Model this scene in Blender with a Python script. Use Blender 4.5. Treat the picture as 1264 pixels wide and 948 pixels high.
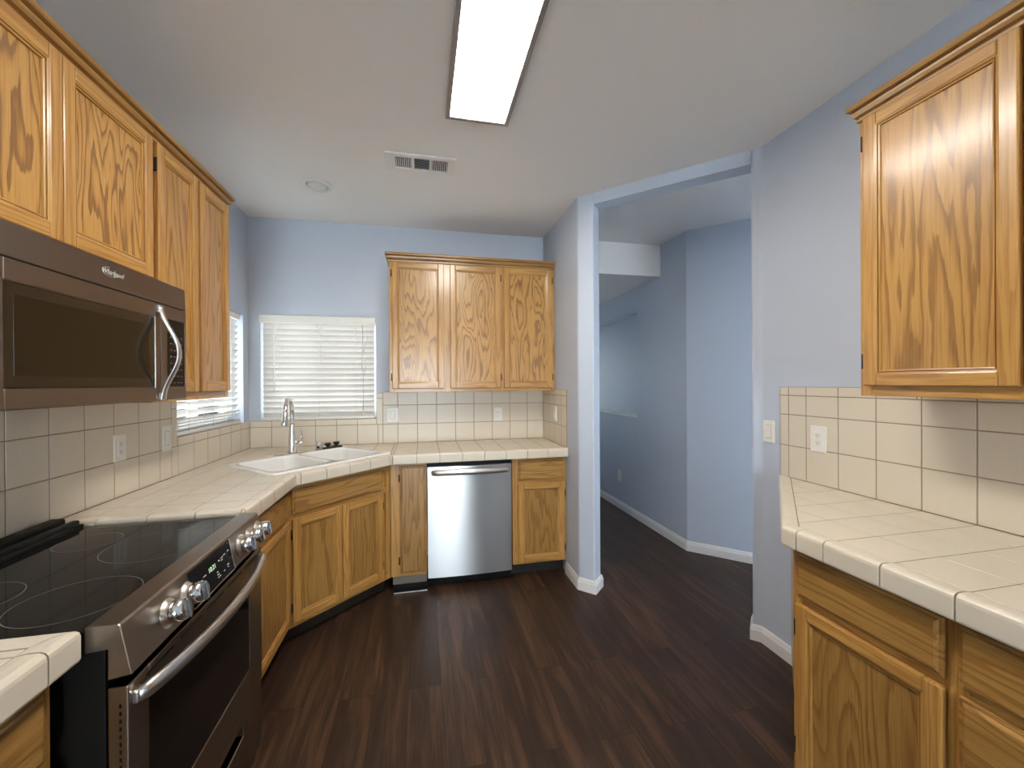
import bpy, bmesh, math, random
from mathutils import Vector, Matrix
random.seed(7)
for o in list(bpy.data.objects):
    bpy.data.objects.remove(o)
SC = bpy.context.scene
COL = SC.collection
R = math.radians
S2 = math.sqrt(0.5)

# ------------------------------------------------------------------ camera, world, sun, exposure
H = 1.4375
cam_d = bpy.data.cameras.new('camera')
cam = bpy.data.objects.new('camera', cam_d)
COL.objects.link(cam)
cam_d.sensor_fit = 'HORIZONTAL'
cam_d.sensor_width = 36.0
cam_d.lens = 505.36 / 1264 * 36.0
cam_d.clip_start = 0.02
_y, _p, _r = 0.2165, -0.0024, -0.0057
_f = Vector((math.sin(_y) * math.cos(_p), math.cos(_y) * math.cos(_p), math.sin(_p)))
_rt = Vector((math.cos(_y), -math.sin(_y), 0))
_up = _rt.cross(_f)
_r2 = math.cos(_r) * _rt + math.sin(_r) * _up
_u2 = -math.sin(_r) * _rt + math.cos(_r) * _up
mw = Matrix.Identity(4)
for i in range(3):
    mw[i][0] = _r2[i]
    mw[i][1] = _u2[i]
    mw[i][2] = -_f[i]
mw[2][3] = H
cam.matrix_world = mw
SC.camera = cam

W = bpy.data.worlds.new('daylight')
SC.world = W
W.use_nodes = True
_bg = W.node_tree.nodes['Background']
_bg.inputs[0].default_value = (0.90, 0.96, 1.0, 1)
_bg.inputs[1].default_value = 11.0

sun_d = bpy.data.lights.new('sun', 'SUN')
sun_d.energy = 9.0
sun_d.angle = R(0.6)
sun_d.color = (1.0, 0.95, 0.86)
sun = bpy.data.objects.new('sun', sun_d)
COL.objects.link(sun)
sun.rotation_euler = Vector((0.44, -0.24, -0.36)).to_track_quat('-Z', 'Y').to_euler()

PANEL_POWER = 22.0
SC.view_settings.view_transform = 'Standard'
SC.view_settings.look = 'None'
SC.view_settings.gamma = 1.0
SC.view_settings.use_curve_mapping = False
SC.view_settings.exposure = 1.03

# ------------------------------------------------------------------ measures (metres)
XL, YB, XP, ZC, ZK = -1.298, 3.499, 1.0603, 2.7273, 0.95
XCL, YCB, Y1 = -0.669, 2.8845, 2.412
X1 = XCL + YCB - Y1
YR0, YR1 = 0.986, 1.773
YP = 2.682
XR, XRC, YRC = 1.8306, 1.184, 1.156
BASE_TOP = 0.884

# ------------------------------------------------------------------ materials
def mat(name):
    m = bpy.data.materials.new(name)
    m.use_nodes = True
    nt = m.node_tree
    return m, nt, nt.nodes['Principled BSDF']

def simple(name, col, rough=0.5, metal=0.0, spec=0.5, bump=None, coat=0.0):
    m, nt, b = mat(name)
    b.inputs['Base Color'].default_value = (*col, 1)
    b.inputs['Roughness'].default_value = rough
    b.inputs['Metallic'].default_value = metal
    b.inputs['Specular IOR Level'].default_value = spec
    b.inputs['Coat Weight'].default_value = coat
    if bump:
        sc, st, dist = bump
        tc = nt.nodes.new('ShaderNodeTexCoord')
        n = nt.nodes.new('ShaderNodeTexNoise')
        n.inputs['Scale'].default_value = sc
        n.inputs['Detail'].default_value = 3
        bp = nt.nodes.new('ShaderNodeBump')
        bp.inputs['Strength'].default_value = st
        bp.inputs['Distance'].default_value = dist
        nt.links.new(tc.outputs['Object'], n.inputs['Vector'])
        nt.links.new(n.outputs['Fac'], bp.inputs['Height'])
        nt.links.new(bp.outputs['Normal'], b.inputs['Normal'])
    return m

def oak(name, axis, bold=1.0, tint=1.0, ringscale=1.0, rings=21.0, along=0.75):
    """oak with grain running along the given local axis: contour rings plus fine pores"""
    m, nt, b = mat(name)
    N, L = nt.nodes.new, nt.links.new
    tc = N('ShaderNodeTexCoord')
    oi = N('ShaderNodeObjectInfo')
    mul = N('ShaderNodeMath'); mul.operation = 'MULTIPLY'; mul.inputs[1].default_value = 37.0
    L(oi.outputs['Random'], mul.inputs[0])
    add = N('ShaderNodeVectorMath'); add.operation = 'ADD'
    L(tc.outputs['Object'], add.inputs[0])
    L(mul.outputs[0], add.inputs[1])
    def mapped(across, along):
        mp = N('ShaderNodeMapping')
        s = [across] * 3
        s['xyz'.index(axis)] = along
        mp.inputs['Scale'].default_value = s
        L(add.outputs[0], mp.inputs['Vector'])
        return mp
    # cathedral rings: contours of a smooth stretched field
    mp = mapped(5.2 * ringscale, along * ringscale)
    n1 = N('ShaderNodeTexNoise')
    n1.inputs['Scale'].default_value = 1.0
    n1.inputs['Detail'].default_value = 2.2
    n1.inputs['Roughness'].default_value = 0.42
    n1.inputs['Distortion'].default_value = 0.25
    L(mp.outputs[0], n1.inputs['Vector'])
    mpj = mapped(60, 5)
    nj = N('ShaderNodeTexNoise'); nj.inputs['Scale'].default_value = 1.0; nj.inputs['Detail'].default_value = 2
    L(mpj.outputs[0], nj.inputs['Vector'])
    jj = N('ShaderNodeMath'); jj.operation = 'MULTIPLY_ADD'; jj.inputs[1].default_value = 0.8; 
    k = N('ShaderNodeMath'); k.operation = 'MULTIPLY'; k.inputs[1].default_value = rings
    L(n1.outputs['Fac'], k.inputs[0])
    L(nj.outputs['Fac'], jj.inputs[0]); L(k.outputs[0], jj.inputs[2])
    fr = N('ShaderNodeMath'); fr.operation = 'FRACT'
    L(jj.outputs[0], fr.inputs[0])
    cr = N('ShaderNodeValToRGB')
    e = cr.color_ramp.elements
    light = (0.54 * tint, 0.292 * tint, 0.078 * tint, 1)
    mid = (0.48 * tint, 0.243 * tint, 0.060 * tint, 1)
    dk = 0.56 + (1 - bold) * 0.34
    dark = (0.53 * tint * dk, 0.255 * tint * dk, 0.064 * tint * dk, 1)
    e[0].position = 0.0; e[0].color = light
    e[1].position = 1.0; e[1].color = light
    for pos, c in ((0.40, light), (0.62, mid), (0.80, dark), (0.93, dark)):
        x = e.new(pos); x.color = c
    L(fr.outputs[0], cr.inputs['Fac'])
    # pores
    mp2 = mapped(240, 7)
    n2 = N('ShaderNodeTexNoise'); n2.inputs['Scale'].default_value = 1.0; n2.inputs['Detail'].default_value = 2
    L(mp2.outputs[0], n2.inputs['Vector'])
    cr2 = N('ShaderNodeValToRGB')
    cr2.color_ramp.elements[0].position = 0.33; cr2.color_ramp.elements[0].color = (0.76, 0.68, 0.57, 1)
    cr2.color_ramp.elements[1].position = 0.52; cr2.color_ramp.elements[1].color = (1, 1, 1, 1)
    L(n2.outputs['Fac'], cr2.inputs['Fac'])
    mx = N('ShaderNodeMix'); mx.data_type = 'RGBA'; mx.blend_type = 'MULTIPLY'
    mx.inputs['Factor'].default_value = 0.75
    L(cr.outputs['Color'], mx.inputs['A']); L(cr2.outputs['Color'], mx.inputs['B'])
    # broad tone drift
    mp3 = mapped(3.0, 0.8)
    n3 = N('ShaderNodeTexNoise'); n3.inputs['Scale'].default_value = 1.0
    L(mp3.outputs[0], n3.inputs['Vector'])
    hs = N('ShaderNodeHueSaturation')
    mr = N('ShaderNodeMapRange'); mr.inputs['To Min'].default_value = 0.86; mr.inputs['To Max'].default_value = 1.14
    L(n3.outputs['Fac'], mr.inputs['Value']); L(mr.outputs[0], hs.inputs['Value'])
    L(mx.outputs['Result'], hs.inputs['Color'])
    L(hs.outputs['Color'], b.inputs['Base Color'])
    b.inputs['Roughness'].default_value = 0.34
    b.inputs['Coat Weight'].default_value = 0.4
    b.inputs['Coat Roughness'].default_value = 0.17
    bp = N('ShaderNodeBump'); bp.inputs['Strength'].default_value = 0.12; bp.inputs['Distance'].default_value = 0.0006
    L(n2.outputs['Fac'], bp.inputs['Height']); L(bp.outputs['Normal'], b.inputs['Normal'])
    return m

OAK_PANEL = oak('oak_panel', 'z', 1.15, 1.0, 1.25, 19, 1.0)
OAK_LONG = oak('oak_long_cathedral_panel', 'z', 0.8, 0.95, 1.15, 22, 0.42)
OAK_V = oak('oak_upright_grain', 'z', 0.25, 0.98, 2.2, 12, 0.22)
OAK_H = oak('oak_level_grain', 'x', 0.25, 0.98, 2.2, 12, 0.22)
OAK_DRAWER = oak('oak_drawer_grain', 'x', 0.6, 0.78, 1.2, 16, 0.6)
OAK_PLAIN = oak('oak_plain_panel', 'z', 0.5, 0.72, 1.2, 16, 0.7)
OAK_CROWN = oak('oak_crown_grain', 'x', 0.2, 0.72, 2.2, 12, 0.22)

PAINT = simple('blue_wall_paint', (0.535, 0.585, 0.675), 0.5, bump=(260, 0.30, 0.002), spec=0.3)
CEIL = simple('ceiling_paint', (0.86, 0.835, 0.81), 0.9, bump=(180, 0.25, 0.002), spec=0.1)
WHITE = simple('white_trim_paint', (0.80, 0.79, 0.77), 0.35)
PLASTIC = simple('white_plastic', (0.82, 0.80, 0.74), 0.32)
TILE = simple('cream_glazed_tile', (0.69, 0.61, 0.49), 0.30, coat=0.0)
GROUT = simple('brown_grout', (0.32, 0.25, 0.185), 0.9)
PORCELAIN = simple('white_porcelain', (0.90, 0.89, 0.86), 0.12, coat=0.4)
CHROME = simple('polished_chrome', (0.78, 0.78, 0.78), 0.12, 1.0)
NICKEL = simple('satin_nickel', (0.60, 0.575, 0.54), 0.33, 1.0)
BLACK = simple('black_enamel', (0.008, 0.008, 0.008), 0.45, spec=0.15)
RUBBER = simple('black_rubber', (0.015, 0.015, 0.016), 0.45)
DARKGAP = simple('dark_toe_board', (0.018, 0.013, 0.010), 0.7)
GREY_METAL = simple('grey_painted_metal', (0.20, 0.18, 0.155), 0.42, 0.3)
HINGE = simple('dark_bronze_hinge', (0.045, 0.030, 0.018), 0.42, 0.7)
GLASSBLACK = simple('black_ceramic_glass', (0.010, 0.010, 0.010), 0.06, spec=0.13)
OVENGLASS = simple('dark_oven_glass', (0.007, 0.006, 0.005), 0.09, spec=0.2)
MWGLASS = simple('smoked_glass', (0.022, 0.017, 0.012), 0.10, spec=0.5)
MWMESH = simple('smoked_screen', (0.017, 0.012, 0.007), 0.16, spec=0.3)
RING = simple('burner_marking', (0.13, 0.125, 0.12), 0.3)
MARK = simple('pale_marking', (0.55, 0.55, 0.53), 0.5)
DIMMARK = simple('dim_marking', (0.10, 0.085, 0.07), 0.5)
VENTBLADE = simple('shade_grey_vent_blade', (0.55, 0.56, 0.57), 0.6)  # white blades of the centre section, shade put into their colour
VENTDARK = simple('vent_shade_backing', (0.09, 0.10, 0.11), 0.6)  # dark sheet behind the louvers, standing in for shade inside the vent
CORD = simple('grey_blind_cord', (0.42, 0.40, 0.37), 0.7)
LIGHTFRAME = simple('fixture_frame', (0.33, 0.295, 0.285), 0.45)

def steel(name, col, rough, aniso, axis=None, fine=(3, 3, 700)):
    m, nt, b = mat(name)
    N, L = nt.nodes.new, nt.links.new
    b.inputs['Metallic'].default_value = 1.0
    b.inputs['Base Color'].default_value = (*col, 1)
    b.inputs['Anisotropic'].default_value = aniso
    tc = N('ShaderNodeTexCoord'); mp = N('ShaderNodeMapping'); mp.inputs['Scale'].default_value = fine
    n = N('ShaderNodeTexNoise'); n.inputs['Scale'].default_value = 1.0; n.inputs['Detail'].default_value = 2
    L(tc.outputs['Object'], mp.inputs['Vector']); L(mp.outputs[0], n.inputs['Vector'])
    mr = N('ShaderNodeMapRange'); mr.inputs['To Min'].default_value = rough - 0.04; mr.inputs['To Max'].default_value = rough + 0.05
    L(n.outputs['Fac'], mr.inputs['Value']); L(mr.outputs[0], b.inputs['Roughness'])
    if axis is not None:
        cx = N('ShaderNodeCombineXYZ')
        for i in range(3):
            cx.inputs[i].default_value = axis[i]
        vt = N('ShaderNodeVectorTransform'); vt.vector_type = 'VECTOR'; vt.convert_from = 'OBJECT'; vt.convert_to = 'WORLD'
        L(cx.outputs[0], vt.inputs[0]); L(vt.outputs[0], b.inputs['Tangent'])
    return m
STEEL_DW = steel('brushed_steel', (0.50, 0.50, 0.51), 0.30, 0.92, (0, 0, 1))
STEEL_WARM = steel('warm_brushed_steel', (0.25, 0.212, 0.175), 0.32, 0.6, (0, 0, 1))
STEEL_TRIM = steel('warm_steel_trim', (0.32, 0.275, 0.23), 0.34, 0.0)
STEEL_MW = steel('bronze_brushed_steel', (0.245, 0.195, 0.155), 0.40, 0.6, (0, 0, 1))

def blind_mat():
    m, nt, b = mat('white_blind_slat')
    b.inputs['Base Color'].default_value = (0.69, 0.665, 0.63, 1)
    b.inputs['Roughness'].default_value = 0.45
    tr = nt.nodes.new('ShaderNodeBsdfTranslucent'); tr.inputs[0].default_value = (0.80, 0.78, 0.72, 1)
    mx = nt.nodes.new('ShaderNodeMixShader'); mx.inputs[0].default_value = 0.07
    nt.links.new(b.outputs[0], mx.inputs[1]); nt.links.new(tr.outputs[0], mx.inputs[2])
    nt.links.new(mx.outputs[0], nt.nodes['Material Output'].inputs[0])
    return m
SLAT = blind_mat()

def pane_mat():
    m, nt, b = mat('window_glass')
    tr = nt.nodes.new('ShaderNodeBsdfTransparent'); tr.inputs[0].default_value = (0.93, 0.96, 0.97, 1)
    gl = nt.nodes.new('ShaderNodeBsdfGlossy'); gl.inputs['Roughness'].default_value = 0.02
    fz = nt.nodes.new('ShaderNodeFresnel'); fz.inputs[0].default_value = 1.45
    mx = nt.nodes.new('ShaderNodeMixShader')
    nt.links.new(fz.outputs[0], mx.inputs[0]); nt.links.new(tr.outputs[0], mx.inputs[1]); nt.links.new(gl.outputs[0], mx.inputs[2])
    nt.links.new(mx.outputs[0], nt.nodes['Material Output'].inputs[0])
    return m
PANE = pane_mat()

def emit(name, col, s):
    m, nt, b = mat(name)
    b.inputs['Base Color'].default_value = (0.8, 0.8, 0.8, 1)
    b.inputs['Emission Color'].default_value = (*col, 1)
    b.inputs['Emission Strength'].default_value = s
    return m
PANEL_EMIT = emit('glowing_diffuser', (1.0, 0.95, 0.88), PANEL_POWER)
CLOCK = emit('green_clock_digits', (0.15, 0.75, 0.06), 0.25)

def floor_mat():
    m, nt, b = mat('dark_plank_floor')
    N, L = nt.nodes.new, nt.links.new
    tc = N('ShaderNodeTexCoord')
    sw = N('ShaderNodeMapping'); sw.inputs['Rotation'].default_value = (0, 0, R(90)); sw.inputs['Location'].default_value = (0.31, 0.07, 0)
    L(tc.outputs['Object'], sw.inputs['Vector'])
    br = N('ShaderNodeTexBrick')
    br.offset = 0.37; br.offset_frequency = 2
    br.inputs['Scale'].default_value = 1.0
    br.inputs['Brick Width'].default_value = 1.22
    br.inputs['Row Height'].default_value = 0.152
    br.inputs['Mortar Size'].default_value = 0.0011
    br.inputs['Mortar Smooth'].default_value = 0.2
    br.inputs['Bias'].default_value = 0.0
    br.inputs['Color1'].default_value = (0.0, 0.0, 0.0, 1)
    br.inputs['Color2'].default_value = (1, 1, 1, 1)
    br.inputs['Mortar'].default_value = (0.0, 0.0, 0.0, 1)
    L(sw.outputs[0], br.inputs['Vector'])
    # grain, shifted per plank
    sh = N('ShaderNodeVectorMath'); sh.operation = 'MULTIPLY_ADD'
    sh.inputs[1].default_value = (9, 23, 5)
    L(br.outputs['Color'], sh.inputs[0]); L(tc.outputs['Object'], sh.inputs[2])
    mp = N('ShaderNodeMapping'); mp.inputs['Scale'].default_value = (17, 1.5, 1)
    L(sh.outputs[0], mp.inputs['Vector'])
    n = N('ShaderNodeTexNoise'); n.inputs['Scale'].default_value = 1.0; n.inputs['Detail'].default_value = 6; n.inputs['Roughness'].default_value = 0.62; n.inputs['Distortion'].default_value = 0.5
    L(mp.outputs[0], n.inputs['Vector'])
    mpf = N('ShaderNodeMapping'); mpf.inputs['Scale'].default_value = (130, 4, 1)
    L(sh.outputs[0], mpf.inputs['Vector'])
    nf = N('ShaderNodeTexNoise'); nf.inputs['Scale'].default_value = 1.0; nf.inputs['Detail'].default_value = 3
    L(mpf.outputs[0], nf.inputs['Vector'])
    a1 = N('ShaderNodeMath'); a1.operation = 'MULTIPLY_ADD'; a1.inputs[1].default_value = 0.13
    L(br.outputs['Color'], a1.inputs[0]); L(n.outputs['Fac'], a1.inputs[2])
    a2 = N('ShaderNodeMath'); a2.operation = 'MULTIPLY_ADD'; a2.inputs[1].default_value = 0.28
    L(nf.outputs['Fac'], a2.inputs[0]); L(a1.outputs[0], a2.inputs[2])
    cr = N('ShaderNodeValToRGB'); e = cr.color_ramp.elements
    e[0].position = 0.42; e[0].color = (0.0175, 0.0090, 0.0054, 1)
    e[1].position = 1.0; e[1].color = (0.125, 0.066, 0.036, 1)
    x = e.new(0.70); x.color = (0.037, 0.0190, 0.0112, 1)
    x = e.new(0.84); x.color = (0.074, 0.037, 0.0192, 1)
    L(a2.outputs[0], cr.inputs['Fac'])
    mx = N('ShaderNodeMix'); mx.data_type = 'RGBA'
    mx.inputs['B'].default_value = (0.006, 0.004, 0.003, 1)
    L(br.outputs['Fac'], mx.inputs['Factor']); L(cr.outputs['Color'], mx.inputs['A'])
    L(mx.outputs['Result'], b.inputs['Base Color'])
    b.inputs['Roughness'].default_value = 0.46
    b.inputs['Specular IOR Level'].default_value = 0.35
    bp = N('ShaderNodeBump'); bp.inputs['Strength'].default_value = 0.22; bp.inputs['Distance'].default_value = 0.001
    L(n.outputs['Fac'], bp.inputs['Height']); L(bp.outputs['Normal'], b.inputs['Normal'])
    return m
FLOOR = floor_mat()

# ------------------------------------------------------------------ mesh helpers
class MB:
    """collects shapes for ONE mesh object"""
    def __init__(self):
        self.bm = bmesh.new()
        self.mats = []
    def mi(self, m):
        if m not in self.mats:
            self.mats.append(m)
        return self.mats.index(m)
    def _merge(self, b, m, smooth=False):
        i = self.mi(m)
        for f in b.faces:
            f.material_index = i
            f.smooth = smooth
        me = bpy.data.meshes.new('t')
        b.to_mesh(me); b.free()
        self.bm.from_mesh(me)
        bpy.data.meshes.remove(me)
    def box(self, x0, x1, y0, y1, z0, z1, m, bev=0.0, seg=2, rot=None, piv=None):
        b = bmesh.new()
        bmesh.ops.create_cube(b, size=1)
        for v in b.verts:
            v.co = Vector(((x0 + x1) / 2 + v.co.x * (x1 - x0), (y0 + y1) / 2 + v.co.y * (y1 - y0), (z0 + z1) / 2 + v.co.z * (z1 - z0)))
        if bev > 0:
            bmesh.ops.bevel(b, geom=list(b.edges), offset=bev, segments=seg, profile=0.5, affect='EDGES', clamp_overlap=True)
        if rot is not None:
            bmesh.ops.rotate(b, verts=b.verts, cent=piv or Vector((0, 0, 0)), matrix=rot)
        self._merge(b, m, False)
        return self
    def prism(self, pts, z0, z1, m, bev=0.0, seg=2, bevel_vert=None):
        """extrude an xy polygon from z0 to z1"""
        b = bmesh.new()
        lo = [b.verts.new((p[0], p[1], z0)) for p in pts]
        hi = [b.verts.new((p[0], p[1], z1)) for p in pts]
        n = len(pts)
        b.faces.new(lo[::-1]); b.faces.new(hi)
        for i in range(n):
            b.faces.new((lo[i], lo[(i + 1) % n], hi[(i + 1) % n], hi[i]))
        bmesh.ops.recalc_face_normals(b, faces=b.faces)
        if bevel_vert:
            ed = [e for e in b.edges if abs(e.verts[0].co.z - e.verts[1].co.z) > 1e-4 and
                  any((Vector(e.verts[0].co.xy) - Vector(q)).length < 1e-3 for q in bevel_vert[1])]
            bmesh.ops.bevel(b, geom=ed, offset=bevel_vert[0], segments=4, profile=0.5, affect='EDGES', clamp_overlap=True)
        elif bev > 0:
            bmesh.ops.bevel(b, geom=list(b.edges), offset=bev, segments=seg, profile=0.5, affect='EDGES', clamp_overlap=True)
        self._merge(b, m, False)
        return self
    def poly_extrude(self, pts3, vec, m, bev=0.0, seg=2):
        b = bmesh.new()
        v = Vector(vec)
        lo = [b.verts.new(p) for p in pts3]
        hi = [b.verts.new(Vector(p) + v) for p in pts3]
        n = len(pts3)
        b.faces.new(lo[::-1]); b.faces.new(hi)
        for i in range(n):
            b.faces.new((lo[i], lo[(i + 1) % n], hi[(i + 1) % n], hi[i]))
        bmesh.ops.recalc_face_normals(b, faces=b.faces)
        if bev > 0:
            bmesh.ops.bevel(b, geom=list(b.edges), offset=bev, segments=seg, profile=0.5, affect='EDGES', clamp_overlap=True)
        self._merge(b, m, False)
        return self
    def lathe(self, prof, m, origin=(0, 0, 0), axis=(0, 0, 1), n=28, smooth=True):
        b = bmesh.new()
        q = Vector((0, 0, 1)).rotation_difference(Vector(axis))
        rows = []
        for r, z in prof:
            if r < 1e-6:
                rows.append([b.verts.new(q @ Vector((0, 0, z)) + Vector(origin))])
            else:
                rows.append([b.verts.new(q @ Vector((r * math.cos(2 * math.pi * i / n), r * math.sin(2 * math.pi * i / n), z)) + Vector(origin)) for i in range(n)])
        for a, c in zip(rows, rows[1:]):
            for i in range(n):
                j = (i + 1) % n
                if len(a) == 1 and len(c) == 1:
                    continue
                if len(a) == 1:
                    b.faces.new((a[0], c[i], c[j]))
                elif len(c) == 1:
                    b.faces.new((a[i], a[j], c[0]))
                else:
                    b.faces.new((a[i], a[j], c[j], c[i]))
        if len(rows[0]) > 1:
            b.faces.new(rows[0][::-1])
        if len(rows[-1]) > 1:
            b.faces.new(rows[-1])
        bmesh.ops.recalc_face_normals(b, faces=b.faces)
        self._merge(b, m, smooth)
        return self
    def tube(self, path, rad, m, n=14, flat=1.0, upv=(0, 0, 1), smooth=True):
        """sweep a circle / ellipse along a path; rad may be a list"""
        b = bmesh.new()
        P = [Vector(p) for p in path]
        if not isinstance(rad, (list, tuple)):
            rad = [rad] * len(P)
        rows = []
        up = Vector(upv)
        for i, p in enumerate(P):
            t = (P[min(i + 1, len(P) - 1)] - P[max(i - 1, 0)]).normalized()
            s = t.cross(up)
            if s.length < 1e-4:
                s = t.cross(Vector((1, 0, 0)))
            s.normalize()
            w = s.cross(t).normalized()
            rows.append([b.verts.new(p + s * rad[i] * flat * math.cos(2 * math.pi * k / n) + w * rad[i] * math.sin(2 * math.pi * k / n)) for k in range(n)])
        for a, c in zip(rows, rows[1:]):
            for k in range(n):
                j = (k + 1) % n
                b.faces.new((a[k], a[j], c[j], c[k]))
        b.faces.new(rows[0][::-1]); b.faces.new(rows[-1])
        bmesh.ops.recalc_face_normals(b, faces=b.faces)
        self._merge(b, m, smooth)
        return self
    def sweep(self, path, prof, m, s0=None, s1=None, smooth=False):
        """profile (outward, z) along an xy path; outward is to the right of travel; mitred corners"""
        P = [Vector((p[0], p[1])) for p in path]
        b = bmesh.new()
        rows = []
        for i, p in enumerate(P):
            d0 = (P[i] - P[i - 1]).normalized() if i > 0 else (P[1] - P[0]).normalized()
            d1 = (P[i + 1] - P[i]).normalized() if i < len(P) - 1 else d0
            n0 = Vector((d0.y, -d0.x)); n1 = Vector((d1.y, -d1.x))
            nn = (n0 + n1)
            nn = nn / nn.dot(n0) if nn.length > 1e-6 else n0
            if i == 0 and s0 is not None:
                nn = n0 + d0 * s0
            if i == len(P) - 1 and s1 is not None:
                nn = n0 + d0 * s1
            rows.append([b.verts.new((p.x + nn.x * o, p.y + nn.y * o, z)) for o, z in prof])
        k = len(prof)
        for a, c in zip(rows, rows[1:]):
            for j in range(k):
                b.faces.new((a[j], a[(j + 1) % k], c[(j + 1) % k], c[j]))
        b.faces.new(rows[0][::-1]); b.faces.new(rows[-1])
        bmesh.ops.recalc_face_normals(b, faces=b.faces)
        self._merge(b, m, smooth)
        return self
    def face(self, pts, m):
        vs = [self.bm.verts.new(p) for p in pts]
        f = self.bm.faces.new(vs)
        f.material_index = self.mi(m)
        return self
    def obj(self, name, parent=None, loc=None):
        me = bpy.data.meshes.new(name)
        self.bm.to_mesh(me); self.bm.free()
        for m in self.mats:
            me.materials.append(m)
        o = bpy.data.objects.new(name, me)
        COL.objects.link(o)
        if parent is not None:
            o.parent = parent
        if loc is not None:
            o.location = loc
        return o

def thing(name, label, cat, loc=(0, 0, 0), rz=0.0, group=None):
    o = bpy.data.objects.new(name, None)
    o.empty_display_size = 0.1
    COL.objects.link(o)
    o.location = loc
    o.rotation_euler = (0, 0, rz)
    tag(o, label, cat, group)
    return o

def tag(o, label, cat, group=None):
    o['label'] = label
    o['category'] = cat
    if group:
        o['group'] = group
    return o

def struct(mb, name):
    o = mb.obj(name)
    o['kind'] = 'structure'
    return o

def text_mesh(name, body, size, m, parent, matrix, shear=0.0, extrude=0.0004):
    c = bpy.data.curves.new(name, 'FONT')
    c.body = body; c.size = size; c.shear = shear; c.extrude = extrude
    c.align_x = 'CENTER'; c.align_y = 'CENTER'
    t = bpy.data.objects.new(name + '_tmp', c)
    COL.objects.link(t)
    dg = bpy.context.evaluated_depsgraph_get()
    me = bpy.data.meshes.new_from_object(t.evaluated_get(dg))
    bpy.data.objects.remove(t)
    me.transform(matrix)
    me.materials.clear(); me.materials.append(m)
    o = bpy.data.objects.new(name, me)
    COL.objects.link(o)
    o.parent = parent
    return o

# polygon clipping for cut tiles
def clip_half(poly, p, n):
    """keep the side where (x-p).n <= 0"""
    out = []
    for i in range(len(poly)):
        a, b = poly[i], poly[(i + 1) % len(poly)]
        da = (a[0] - p[0]) * n[0] + (a[1] - p[1]) * n[1]
        db = (b[0] - p[0]) * n[0] + (b[1] - p[1]) * n[1]
        if da <= 0:
            out.append(a)
        if (da < 0 < db) or (db < 0 < da):
            t = da / (da - db)
            out.append((a[0] + (b[0] - a[0]) * t, a[1] + (b[1] - a[1]) * t))
    return out

def clip_convex(poly, conv):
    """conv counter-clockwise"""
    for i in range(len(conv)):
        a, b = conv[i], conv[(i + 1) % len(conv)]
        n = (b[1] - a[1], -(b[0] - a[0]))
        poly = clip_half(poly, a, n)
        if len(poly) < 3:
            return []
    return poly

def area(p):
    return 0.5 * sum(p[i][0] * p[(i + 1) % len(p)][1] - p[(i + 1) % len(p)][0] * p[i][1] for i in range(len(p)))

def inset(poly, d):
    ls = []
    n = len(poly)
    q = list(poly)
    for i in range(n):
        a, b = poly[i], poly[(i + 1) % n]
        l = math.hypot(b[0] - a[0], b[1] - a[1])
        if l < 1e-5:
            continue
        nn = ((b[1] - a[1]) / l, -(b[0] - a[0]) / l)
        q = clip_half(q, (a[0] - nn[0] * d, a[1] - nn[1] * d), nn)
        if len(q) < 3:
            return []
    # remove near-duplicate points
    r = []
    for pnt in q:
        if not r or math.hypot(pnt[0] - r[-1][0], pnt[1] - r[-1][1]) > 4e-4:
            r.append(pnt)
    if len(r) > 2 and math.hypot(r[0][0] - r[-1][0], r[0][1] - r[-1][1]) < 4e-4:
        r.pop()
    return r if len(r) >= 3 else []

def tile_poly(mb, poly, to3, gap=0.0019, thick=0.006, cush=0.0016):
    """one cushion-edged tile from a 2-D polygon; to3(u, v, h) gives the 3-D point"""
    if len(poly) < 3 or abs(area(poly)) < 2e-5:
        return
    if area(poly) < 0:
        poly = poly[::-1]
    base = inset(poly, gap)
    if not base or abs(area(base)) < 1e-5:
        return
    cx = sum(p[0] for p in base) / len(base); cy = sum(p[1] for p in base) / len(base)
    def shrunk(d):
        n = len(base); out = []
        for i in range(n):
            a, b, c = base[i - 1], base[i], base[(i + 1) % n]
            e0 = Vector((b[0] - a[0], b[1] - a[1])).normalized(); e1 = Vector((c[0] - b[0], c[1] - b[1])).normalized()
            n0 = Vector((-e0.y, e0.x)); n1 = Vector((-e1.y, e1.x)); s = n0 + n1
            s = s / max(s.dot(n0), 0.3)
            out.append((b[0] + s.x * d, b[1] + s.y * d))
        return out
    lv = [(base, 0.001), (base, thick - cush), (shrunk(cush * 0.35), thick - cush * 0.35), (shrunk(cush), thick)]
    b = bmesh.new()
    rows = [[b.verts.new(to3(p[0], p[1], h)) for p in pl] for pl, h in lv]
    n = len(base)
    for a, c in zip(rows, rows[1:]):
        for i in range(n):
            b.faces.new((a[i], a[(i + 1) % n], c[(i + 1) % n], c[i]))
    b.faces.new(rows[-1])
    bmesh.ops.recalc_face_normals(b, faces=b.faces)
    mb._merge(b, TILE)

def rect(a, b, c, d):
    return [(a, c), (b, c), (b, d), (a, d)]

# ------------------------------------------------------------------ the room shell
OPL, OPR = (1.142, 2.600), (1.798, 1.944)     # doorway edges on the angled wall
JT = 0.115 * S2
WT = 0.15
WIN_L = (2.545, 3.405, 1.155, 1.955)           # y0 y1 z0 z1 in the left wall
WIN_B = (-1.215, -0.365, 1.155, 1.960)         # x0 x1 z0 z1 in the back wall

fl = MB(); fl.box(XL - WT, 3.6, -5.2, 7.1, -0.10, 0.0, FLOOR)
struct(fl, 'floor')
ce = MB(); ce.box(XL - WT, 3.6, -5.2, 7.1, ZC, ZC + 0.12, CEIL)
struct(ce, 'ceiling')

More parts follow.
